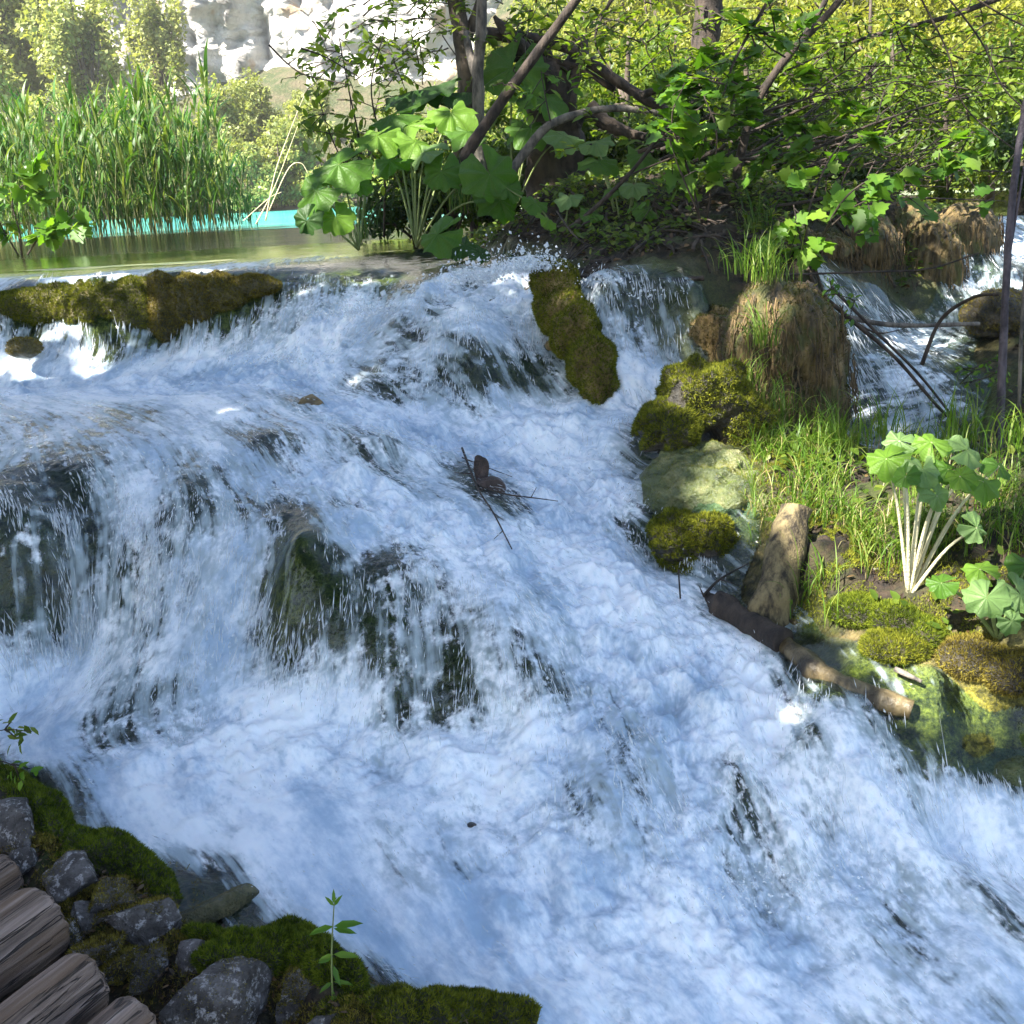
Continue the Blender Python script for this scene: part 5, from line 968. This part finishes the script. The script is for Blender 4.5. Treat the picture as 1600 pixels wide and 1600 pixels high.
stick('dead_reed', [([(415,345,12.5),(430,270,12.5),(455,200,12.5),(475,150,12.5)], .008, .003),([(400,350,12.5),(430,290,12.5),(468,190,12.5)], .008, .003),([(420,330,12.5),(450,265,12.5),(470,255,12.5),(482,272,12.5)], .007, .004),([(380,345,12.5),(420,310,12.5),(440,300,12.5)], .006, .003)], Mpetp, 'dry straw-coloured reed stalks leaning right of the green reeds', 'reeds', .05, 6)

# shrubs: stems with lobed leaves
def shrub(name, stems, n_leaf, T, lsz, lm, label, seed, cat='shrub', droop=.25, mt=Mdark, group=None, tl=1.0):
    ps = [(smooth_path([aty(*q) for q in p], 20), np.linspace(a, b, 20)) for p, a, b in stems]; c0 = ps[0][0][0].copy(); r = np.random.RandomState(seed); root = empty(name, c0); tw = []; P = []; A_ = []
    for q, rad in ps:
        for k in range(max(3, int(n_leaf / len(ps) / 7))):
            i = r.randint(6, 20); d = unit(r.normal(size=3) * np.array([1, .7, .6])); L = r.uniform(.08, .28) * tl; kk = np.linspace(0, 1, 6)[:, None]; t_ = q[i] + d * L * kk - np.array([0, 0, droop * L]) * kk ** 2
            tw.append((t_ - c0, np.linspace(.003, .001, 6)))
            for j in range(7): u = r.randint(1, 6); P.append(t_[u] + r.normal(size=3) * .01); A_.append(unit(r.normal(size=3)) * .8 + d * .7 + np.array([0, 0, -.2]))
    v, f = tubes([(p - c0, q) for p, q in ps] + tw, 6, .1, seed); np_mesh('stems', v, f, mt, root); P = np.array(P) - c0; A_ = np.array(A_)
    leaf_obj('foliage', T, P, A_, r.normal(size=P.shape) * .35 + np.array([0, -.35, .9]), lsz * (.6 + .7 * r.rand(len(P))), lm, root, seed=seed); tag(root, label, cat, group); return root
Lmap = mat_leaf('lobed_leaves', (.06, .15, .015), (.10, .21, .02), (.17, .27, .03), .5)
MT_ = (MAPLE_V, MAPLE_F)
shrub('lobed_shrub', [([(1100,380,5.6),(1080,280,5.5),(1050,190,5.4),(1070,130,5.3)], .008, .003), ([(1100,380,5.6),(1110,300,5.5),(1120,210,5.4),(1100,150,5.4)], .008, .003), ([(1090,330,5.5),(1060,260,5.4),(1045,210,5.4)], .006, .002)], 110, MT_, .085, Lmap, 'shrub with bright lobed leaves left of the forked sapling', 11)
shrub('lobed_shrub', [([(1270,430,5.0),(1290,360,4.9),(1330,300,4.8),(1400,260,4.8)], .008, .003), ([(1270,430,5.0),(1260,350,4.9),(1290,260,4.9),(1330,205,4.9)], .008, .003), ([(1270,430,5),(1250,370,4.9),(1240,320,4.9)], .006, .003), ([(1290,360,4.9),(1340,320,4.8),(1400,300,4.8)], .005, .002)], 150, MT_, .08, Lmap, 'shrub with bright lobed leaves above the travertine column', 12)
shrub('lobed_shrub', [([(1480,300,5.5),(1500,240,5.4),(1520,205,5.4)], .006, .003), ([(1480,300,5.5),(1480,250,5.4),(1460,220,5.4)], .006, .002)], 60, MT_, .075, Lmap, 'small lobed-leaf shrub near the grey-violet sapling', 13)
shrub('lobed_shrub', [([(35,410,10.2),(30,360,10.2),(20,310,10.2),(60,270,10.2)], .012, .004), ([(35,410,10.2),(70,360,10.2),(100,350,10.2)], .01, .004), ([(35,410,10.2),(0,350,10.2),(-30,300,10.2)], .01, .004)], 170, MT_, .15, Lmap, 'leafy shrub at the left edge in front of the reeds', 14, droop=.4)
shrub('leafy_sapling', [([(560,370,6.9),(565,250,6.8),(545,140,6.7),(530,60,6.7)], .008, .003), ([(600,370,7),(600,250,6.9),(580,140,6.8),(600,50,6.8)], .008, .003), ([(560,300,6.8),(520,220,6.7),(500,160,6.7)], .006, .002)], 260, (LEAF_V, LEAF_F), .075, Lsun, 'slender leafy sapling behind the leftmost big leaves', 15)
shrub('leafy_sapling', [([(860,190,6.0),(850,140,6.0),(845,110,6.0)], .004, .002)], 30, (LEAF_V, LEAF_F), .07, Lmap, 'small sprig of bright leaves in front of the snag', 16)
shrub('leafy_sprig', [([(1500,600,4.0),(1525,575,4.0),(1550,560,4.0)], .003, .001), ([(1500,600,4.0),(1540,590,4),(1560,580,4)], .003, .001)], 90, (LEAF_V, LEAF_F), .025, Lmap, 'small-leaved green sprig hanging before the dark rock at right', 17, tl=.3)
shrub('leafy_sprig', [([(1260,470,4.3),(1300,460,4.25),(1340,470,4.2)], .003, .001), ([(1280,465,4.3),(1310,440,4.3)], .003, .001)], 60, (LEAF_V, LEAF_F), .03, Lmap, 'little green sprig at the right shoulder of the column', 18, tl=.3)
shrub('leafy_sprig', [([(1000,350,5.6),(1020,320,5.6),(1030,300,5.6)], .003, .001)], 40, (LEAF_V, LEAF_F), .05, Lmap, 'narrow-leaved sprig on the dark soil', 19)
shrub('leafy_sprig', [([(-30,1150,2.3),(10,1140,2.3),(50,1143,2.3)], .0016, .001)], 10, (LEAF_V, LEAF_F), .025, Lbush, 'thin leafy sprig reaching in at the left edge over the foam', 20, tl=.12)
shrub('leafy_sprig', [([(-20,1210,2.35),(0,1190,2.35),(30,1200,2.35)], .002, .001)], 24, (LEAF_V, LEAF_F), .03, Lmap, 'feathery sprig at the left edge above the moss bank', 21, tl=.2)
def overhang(name, stems, sprays, lsz, lm, label, seed, T=(LEAF_V, LEAF_F)):
    return bank_tree(name, stems, Mdark, label, sprays, T, lm, lsz, seed)
overhang('overhanging_bough', [([(1700,-60,6.4),(1500,20,6.4),(1350,60,6.4),(1230,110,6.3)], .02, .005)], [(1480,60,6.3,.5,.3,.3,420,26),(1300,110,6.2,.45,.3,.25,320,22),(1560,140,6.2,.4,.3,.3,320,20),(1420,170,6.1,.5,.3,.2,300,20)], .065, Lsun, 'leafy bough overhanging the thicket from the upper right', 61)
overhang('overhanging_bough', [([(1000,-90,6.6),(960,-10,6.6),(930,60,6.5),(960,120,6.4)], .014, .004)], [(950,40,6.5,.4,.3,.25,260,18),(1060,100,6.3,.4,.3,.25,300,20),(870,30,6.6,.3,.3,.2,160,12),(1020,200,6.1,.35,.25,.2,200,14)], .065, Lsun, 'leafy bough hanging over the snag at top centre', 62)
overhang('overhanging_bough', [([(1240,-90,5.8),(1200,0,5.8),(1150,90,5.7),(1130,150,5.6)], .012, .004)], [(1180,80,5.7,.3,.2,.25,160,12),(1120,160,5.6,.3,.2,.2,150,12),(1250,200,5.5,.3,.2,.15,130,10)], .085, Lmap, 'bough of lobed leaves hanging in front of the forked sapling', 63, (MAPLE_V, MAPLE_F))
# mid-distance bushes behind the thicket
bush = [make_tree('bush', 61, 1.9, (1.0, .9, .95), 5200, .085, Lbush, 30, (LEAF_V, LEAF_F), .32), make_tree('bush', 62, 2.6, (.9, .9, 1.3), 5600, .085, Lbush, 30, (LEAF_V, LEAF_F), .32), make_tree('bush', 63, 1.2, (.8, .7, .6), 3600, .07, Ldark, 24, (LEAF_V, LEAF_F), .32)]
BU = []
for i, (px, y, k, sc) in enumerate([(985,8.6,0,.8),(1060,9.4,2,1.0),(1110,8.3,2,.9),(1180,9.0,0,.8),(1250,9.6,0,.85),(1330,10.4,0,.8),(1400,11.5,1,.8),(1475,12.4,0,.9),(1550,11.4,1,.8),(1620,10.6,0,.85),(920,8.9,2,.9),(850,9.4,0,.75),(770,9.8,2,.9),(700,9.2,0,.6),(1290,8.6,2,.7),(1030,11,1,.8),(1200,12,1,.9),(900,11.5,1,.75),(620,9.2,2,.8),(1640,8.4,2,1.0)]):
    o = bush[{0: 0, 6: 1, 1: 2}[i]] if i in (0, 1, 6) else copy_tree(bush[k])
    x = aty(px, 300, y)[0]; o.location = (x, y, max(0.0, ground(x, y)) - .1 if y < 9.2 else -.1); o.rotation_euler = (0, 0, i * 1.7); o.scale = (sc,) * 3
    tag(o, '', 'bush', 'bushes behind the central bank'); BU.append((o, px, ['round yellow-green', 'tall yellow-green', 'low dark green'][k] + ' bushes behind the bank and thicket'))
series(BU)

# seedling at the waterline
sd0 = Vector(aty(520,1585,1.78)); top = V3(522,1412,1.80) - sd0; root = empty('seedling', sd0)
v, f = tubes([(smooth_path([(0, 0, -.02), tuple(top * .5 + Vector((-.004, 0, 0))), tuple(top)], 14), np.linspace(.0025, .0012, 14))], 8); np_mesh('stem', v, f, Mpet, root)
P, A_, L_ = [], [], []
for k, (u, az, L, dz_) in enumerate([(.98,20,.03,1.2),(.98,160,.028,1.2),(1,90,.03,1.6),(1,-60,.025,1.5),(.80,0,.062,.1),(.80,185,.058,-.25),(.78,-20,.05,-.1),(.55,5,.055,-.2),(.55,190,.035,-.3),(.52,170,.04,-.4),(.3,10,.045,-.3),(.3,200,.04,-.6),(.22,-80,.05,-1.2),(.15,160,.04,-.3),(.45,-70,.045,-.8)]):
    P.append(tuple(top * u)); A_.append((math.cos(R(az)), math.sin(R(az)) * .6, dz_)); L_.append(L)
sv = np.array(LEAF_V) * np.array([1, .62, 1]); leaf_obj('leaves', (sv, LEAF_F), np.array(P), np.array(A_, float), np.array([(0, -.5, 1.)] * len(P)) + np.random.RandomState(2).normal(size=(len(P), 3)) * .2, np.array(L_), Lmap, root)
tag(root, 'single young seedling with pointed leaves at the near waterline', 'seedling')

# fallen dead leaves
Mdead = mat_leaf('dead_leaf', (.10, .035, .015), (.2, .09, .04), (.32, .19, .09), .15)
r = np.random.RandomState(8); DL = []
for i, (px, py, y, sz) in enumerate([(1105,715,3.78,.04),(1140,708,3.8,.05),(1150,722,3.76,.045),(1132,742,3.72,.035),(1100,745,3.7,.03),(1120,748,3.7,.03),(455,1512,1.93,.035),(430,1508,1.95,.03),(470,1530,1.9,.045),(495,1560,1.86,.05),(445,1540,1.88,.04),(1392,992,3.0,.035),(1410,985,3.0,.03),(1250,765,3.62,.04)]):
    v, f = scatter((LEAF_V * np.array([1, 1.3, 3.0]), LEAF_F), np.zeros((1, 3)), r.normal(size=(1, 3)) * np.array([1, 1, .15]), np.array([[0, -.4, 1.0]]) + r.normal(size=(1, 3)) * .3, sz)
    o = np_mesh('fallen_leaf', v, f, Mdead, smooth=False, attrs={'v': ('FLOAT', np.full(len(v), r.rand()))}); o.location = V3(px, py, y) + Vector((0, 0, .004))
    tag(o, '', 'leaf', 'dead leaves on the banks'); DL.append((o, px, 'curled brown leaves ' + ('on the algae rock below the double boulder' if 1090 < px < 1160 else 'on the soil left of the seedling' if px < 600 else 'on the right bank moss and grass')))
series(DL)
series([(o, scr(*o.location), o['label_k']) for o in S.objects if 'label_k' in o])
for o in S.objects:
    if 'label_k' in o: del o['label_k']

def moss_sheet(name, spots, mat, label, n, seed):
    r = np.random.RandomState(seed); P = []
    for px, py, rad in spots:
        c = aty(px, py, 0); m_ = int(n / len(spots)); q = r.normal(size=(m_, 2)) * rad; P.append(np.stack([c[0] + q[:, 0], c[1] + q[:, 1]], -1))
    P = np.concatenate(P); k = perlin(P[:, 0] * 12, P[:, 1] * 12, None, seed) > -.15; P = P[k]; zz = samp(Zs - np.minimum(Wt, 0), P[:, 0], P[:, 1]); cl = perlin(P[:, 0] * 50, P[:, 1] * 50, None, seed + 1)
    P = np.stack([P[:, 0], P[:, 1], zz + .012 + .008 * cl], -1); v, f = scatter((MOSS_V, MOSS_F), P, r.normal(size=P.shape) * .6 + np.array([0, 0, 1]), r.normal(size=P.shape), .009 * (.6 + .8 * r.rand(len(P))))
    o = np_mesh(name, v, f, mat, smooth=False, attrs={'v': ('FLOAT', np.repeat(np.clip(.5 + .5 * cl + .25 * r.randn(len(P)), 0, 1), 3))}); tag(o, kind='stuff')
moss_sheet('ground_moss', [(150,1420,.05),(260,1390,.03),(210,1500,.05),(110,1400,.04),(60,1330,.04),(300,1480,.05),(400,1520,.05),(470,1560,.05),(540,1600,.05),(20,1280,.05),(180,1390,.04)], Mmossb, '', 26000, 3)
moss_sheet('bank_moss', [(1240,790,.08),(1300,900,.08),(1250,880,.06),(1360,870,.08),(1480,960,.08),(1300,830,.08),(1230,730,.06),(1550,880,.1)], Mmoss, '', 40000, 9)
# litter, creeping plants and roots on the bare soil
r = np.random.RandomState(123)
def soil_points(n, x0, x1, y0, y1):
    x = r.uniform(x0, x1, n); y = r.uniform(y0, y1, n); w_ = samp(Wt, x, y); k = w_ < -.012; x, y, w_ = x[k], y[k], w_[k]; return np.stack([x, y, samp(Zs, x, y) - w_ + .008], -1)
P = np.concatenate([soil_points(9000, -.2, 3.6, 5.0, 8.5), soil_points(5000, .6, 2.6, 2.4, 4.6), soil_points(26000, -1.6, .1, 1.3, 2.6)])
A_ = r.normal(size=P.shape) * np.array([1, 1, .35]); lt = leaf_obj('leaf_litter', (LEAF_V, LEAF_F), P + r.normal(size=P.shape) * .004, A_, r.normal(size=P.shape) * .4 + np.array([0, 0, 1]), (.012 + .03 * r.rand(len(P)) ** 2) * np.clip(P[:, 1] / 4, .5, 1.5), mat_leaf('litter', (.02, .012, .008), (.07, .04, .02), (.2, .12, .06), .1), seed=5); tag(lt, kind='stuff')
P = np.concatenate([soil_points(5200, -.2, 3.4, 5.2, 8.5), soil_points(250, .7, 2.6, 2.4, 4.6)]); P = P[perlin(P[:, 0] * 2.2, P[:, 1] * 2.2, None, 4) > -.12]; P = np.repeat(P, 5, 0) + r.normal(size=(len(P) * 5, 3)) * np.array([.035, .035, .02]); P[:, 2] += .03
gc = leaf_obj('ground_cover', (LEAF_V * np.array([1, 1.4, 1]), LEAF_F), P, r.normal(size=P.shape) * np.array([1, 1, .5]), r.normal(size=P.shape) * .3 + np.array([0, -.3, 1]), .022 + .03 * r.rand(len(P)), Lbush, seed=6); tag(gc, kind='stuff')
paths = []
for i in range(150):
    x0 = r.uniform(.1, 2.4); y0 = r.uniform(5.0, 6.6); z0 = ground(x0, y0) + .03; a = r.uniform(-2.4, -.7); L = r.uniform(.2, .9); k = np.linspace(0, 1, 12)
    xs = x0 + np.cos(a) * L * k + np.cumsum(r.normal(size=12)) * .012; ys = y0 + np.sin(a) * L * k + np.cumsum(r.normal(size=12)) * .012
    zs = np.array([ground(u, v_) for u, v_ in zip(xs, ys)]) + .012 + .05 * np.sin(k * 3.1) * r.rand()
    wet = np.nonzero(samp(Wt, xs, ys) > -.008)[0]; e_ = wet[0] if len(wet) else 12
    if e_ < 4: continue
    paths.append((np.stack([xs, ys, zs], -1)[:e_], np.linspace(r.uniform(.004, .014), .002, 12)[:e_]))
v, f = tubes(paths, 6, .1, 3); rt_ = np_mesh('tangled_roots', v, f, Mdark); tag(rt_, kind='stuff')
for i, (px, py, a, b, lab) in enumerate([(170,1402,.11,.08,'mossy grey stone squeezed between the green bank and the largest rock'),(240,1505,.12,.09,'dark stone in the gap below the largest rock'),(110,1470,.09,.07,'small stone pinned against the second log end'),(470,1550,.10,.07,'flat stone beside the seedling soil'),(40,1345,.07,.05,'small grey stone between the flat rock and the first log end'),(300,1500,.07,.045,'grey stone touching the foot of the moss bank'),(460,1575,.07,.045,'purple-grey stone among dead leaves near the seedling'),(130,1440,.05,.045,'dark angular stone just above the second log end'),(380,1520,.05,.04,'little lichened stone above the speckled bottom rock'),(500,1610,.06,.04,'dark stone at the bottom edge left of the moss bank')]):
    boulder('lichened_rock', [(px, py, 0, a, b, .045)], Rlich, lab, cube=12, rough=.16, fr=14, nr=70, nc=80, moss=Mmossb if i < 4 else None, n=5000, size=.007, patch=.15, upmin=.0)

# ------------------------------------------------------------------ tall trees whose crowns shade the falls, with gaps that let the sun through
SV = np.array(to_sun)
GAPS = [(1260,760,0,.25,.93),(1350,800,0,.25,.93),(1225,700,0,.18,.93),(1430,850,0,.26,.9),(1500,760,0,.2,.85),(1350,950,0,.13,.95),(1400,965,0,.11,.95),(1540,1020,0,.08,.9),(1450,1085,0,.08,.95),(1330,1015,0,.05,.9),(1560,930,0,.12,.85),
 (1195,430,4.25,.16,.95),(1180,530,4.1,.11,.9),(1050,640,3.85,.07,.9),(1090,600,3.9,.07,.9),(1070,830,3.4,.06,.9),(1130,740,3.6,.08,.9),(1060,190,5.4,.2,.9),(1120,170,5.4,.1,.8),(1320,290,4.8,.14,.9),(1260,380,4.9,.06,.9),(1400,270,4.8,.1,.9),
 (700,185,6.5,.24,.95),(495,320,6.0,.2,.95),(560,230,6.2,.2,.8),(640,230,6.4,.14,.7),(850,140,6.2,.08,.9),(600,80,7.3,.5,.8),(200,475,0,.14,.9),(100,470,0,.14,.9),(340,440,0,.12,.9),(-20,560,0,.10,.9),(50,585,0,.06,.9),(150,575,0,.04,.9),(120,520,0,.08,.9),
 (1225,1110,0,.03,.95),(800,425,0,.07,.9),(330,640,0,.04,.6),(885,450,4.8,.09,.95),(1100,520,4.6,.1,.9),(1450,100,6.5,.8,.85),(1560,220,5.6,.6,.85),(1250,120,6.2,.5,.8),(1000,80,6.4,.4,.8),(560,590,0,.05,.9),(500,440,0,.1,.6),(1530,1130,0,.04,.9)]
GT = [(np.array(aty(a, b, y)), r_, p_) for a, b, y, r_, p_ in GAPS]
def sun_gap(P, seed=0):
    r = np.random.RandomState(seed); ok_ = np.ones(len(P), bool)
    for T_, rad, pr in GT:
        d = P - T_; al = d @ SV; q = d - al[:, None] * SV; dd = np.linalg.norm(q, axis=1)
        ok_ &= ~((al > .6) & (dd < rad + .10) & (r.rand(len(P)) < pr))
    return ok_
def shade_tree(i, x, y, z0, sc, zs, label):
    r = np.random.RandomState(300 + i); root = empty('shade_tree', (x, y, z0)); b0_ = np.array([x, y, z0]); rad = np.array([3.1, 3.1, 2.4 * zs]) * sc; hgt = 8.5 * sc * zs
    P, C, k = crown_points(r, 15000, tuple(rad), 60, .32); cz = hgt - rad[2] * .95; P[:, 2] += cz; C[:, 2] += cz; P = P[sun_gap(P + b0_, i)]
    leaf_obj('crown', (QUAD_V, QUAD_F), P, r.normal(size=P.shape), r.normal(size=P.shape) * .6 + np.array([0, 0, 1]), .15 * (.6 + .8 * r.rand(len(P))), Ldark, root)
    tr = smooth_path([(0, 0, -.5), (.1, .1, hgt * .35), (.2, -.2, hgt * .88)], 14); rr = np.linspace(.2, .02, 14); paths = [(tr, rr)]
    for c in C[::2]:
        q = tr[r.randint(5, 11)]; pth = smooth_path([q, (q + c) / 2 + np.array([0, 0, .4]), c], 7)
        if sun_gap(pth + b0_, 1).all(): paths.append((pth, np.linspace(.07, .012, 7)))
    v, f = tubes(paths, 6, .2, i); np_mesh('trunk', v, f, Mbark, root); tag(root, label, 'tree', 'trees shading the falls')
for i, (x, y, sc, zs) in enumerate([(-6.4, .2, 1.0, 1), (-4.6, -2.2, 1.05, 1), (-7.4, 3.2, .95, 1), (-2.4, -2.3, 1.0, 1), (-4.3, 2.7, .9, 1), (-4.5, 5.3, .85, 1), (-3.5, 2.0, 1.02, 1.38), (-3.2, 1.0, .8, 1)]):
    shade_tree(i, x, y, -1.0 if i != 5 else -.2, sc, zs, 'tall tree on the near left bank shading the falls from above')
# unseen leaning tree added on the right bank to shade the right waterfall
r = np.random.RandomState(90); root = empty('leaning_tree', (3.9, 3.5, -.8)); c0 = np.array([3.9, 3.5, -.8])
P, C, k = crown_points(r, 9000, (1.8, 1.6, .9), 26, .3); cc = np.array([1.5, 5.0, 3.3]) - c0; P += cc; C += cc
P = P[sun_gap(P + c0)]; leaf_obj('crown', (QUAD_V, QUAD_F), P, r.normal(size=P.shape), r.normal(size=P.shape) * .6 + np.array([0, 0, 1]), .12 * (.6 + .8 * r.rand(len(P))), Ldark, root)
lp = smooth_path([(0, 0, 0), (.1, -.1, 1.6), (-.3, .2, 3.2), (-1.4, .9, 4.2), tuple(cc)], 20); paths = [(lp, np.linspace(.12, .03, 20))] + [(smooth_path([lp[14 + i % 5], (lp[16] + c) / 2, c], 6), np.linspace(.025, .008, 6)) for i, c in enumerate(C[::2])]
v, f = tubes(paths, 8, .2, 4); np_mesh('trunk', v, f, Mbark, root); tag(root, 'unseen leaning tree added to shade the right waterfall', 'tree')
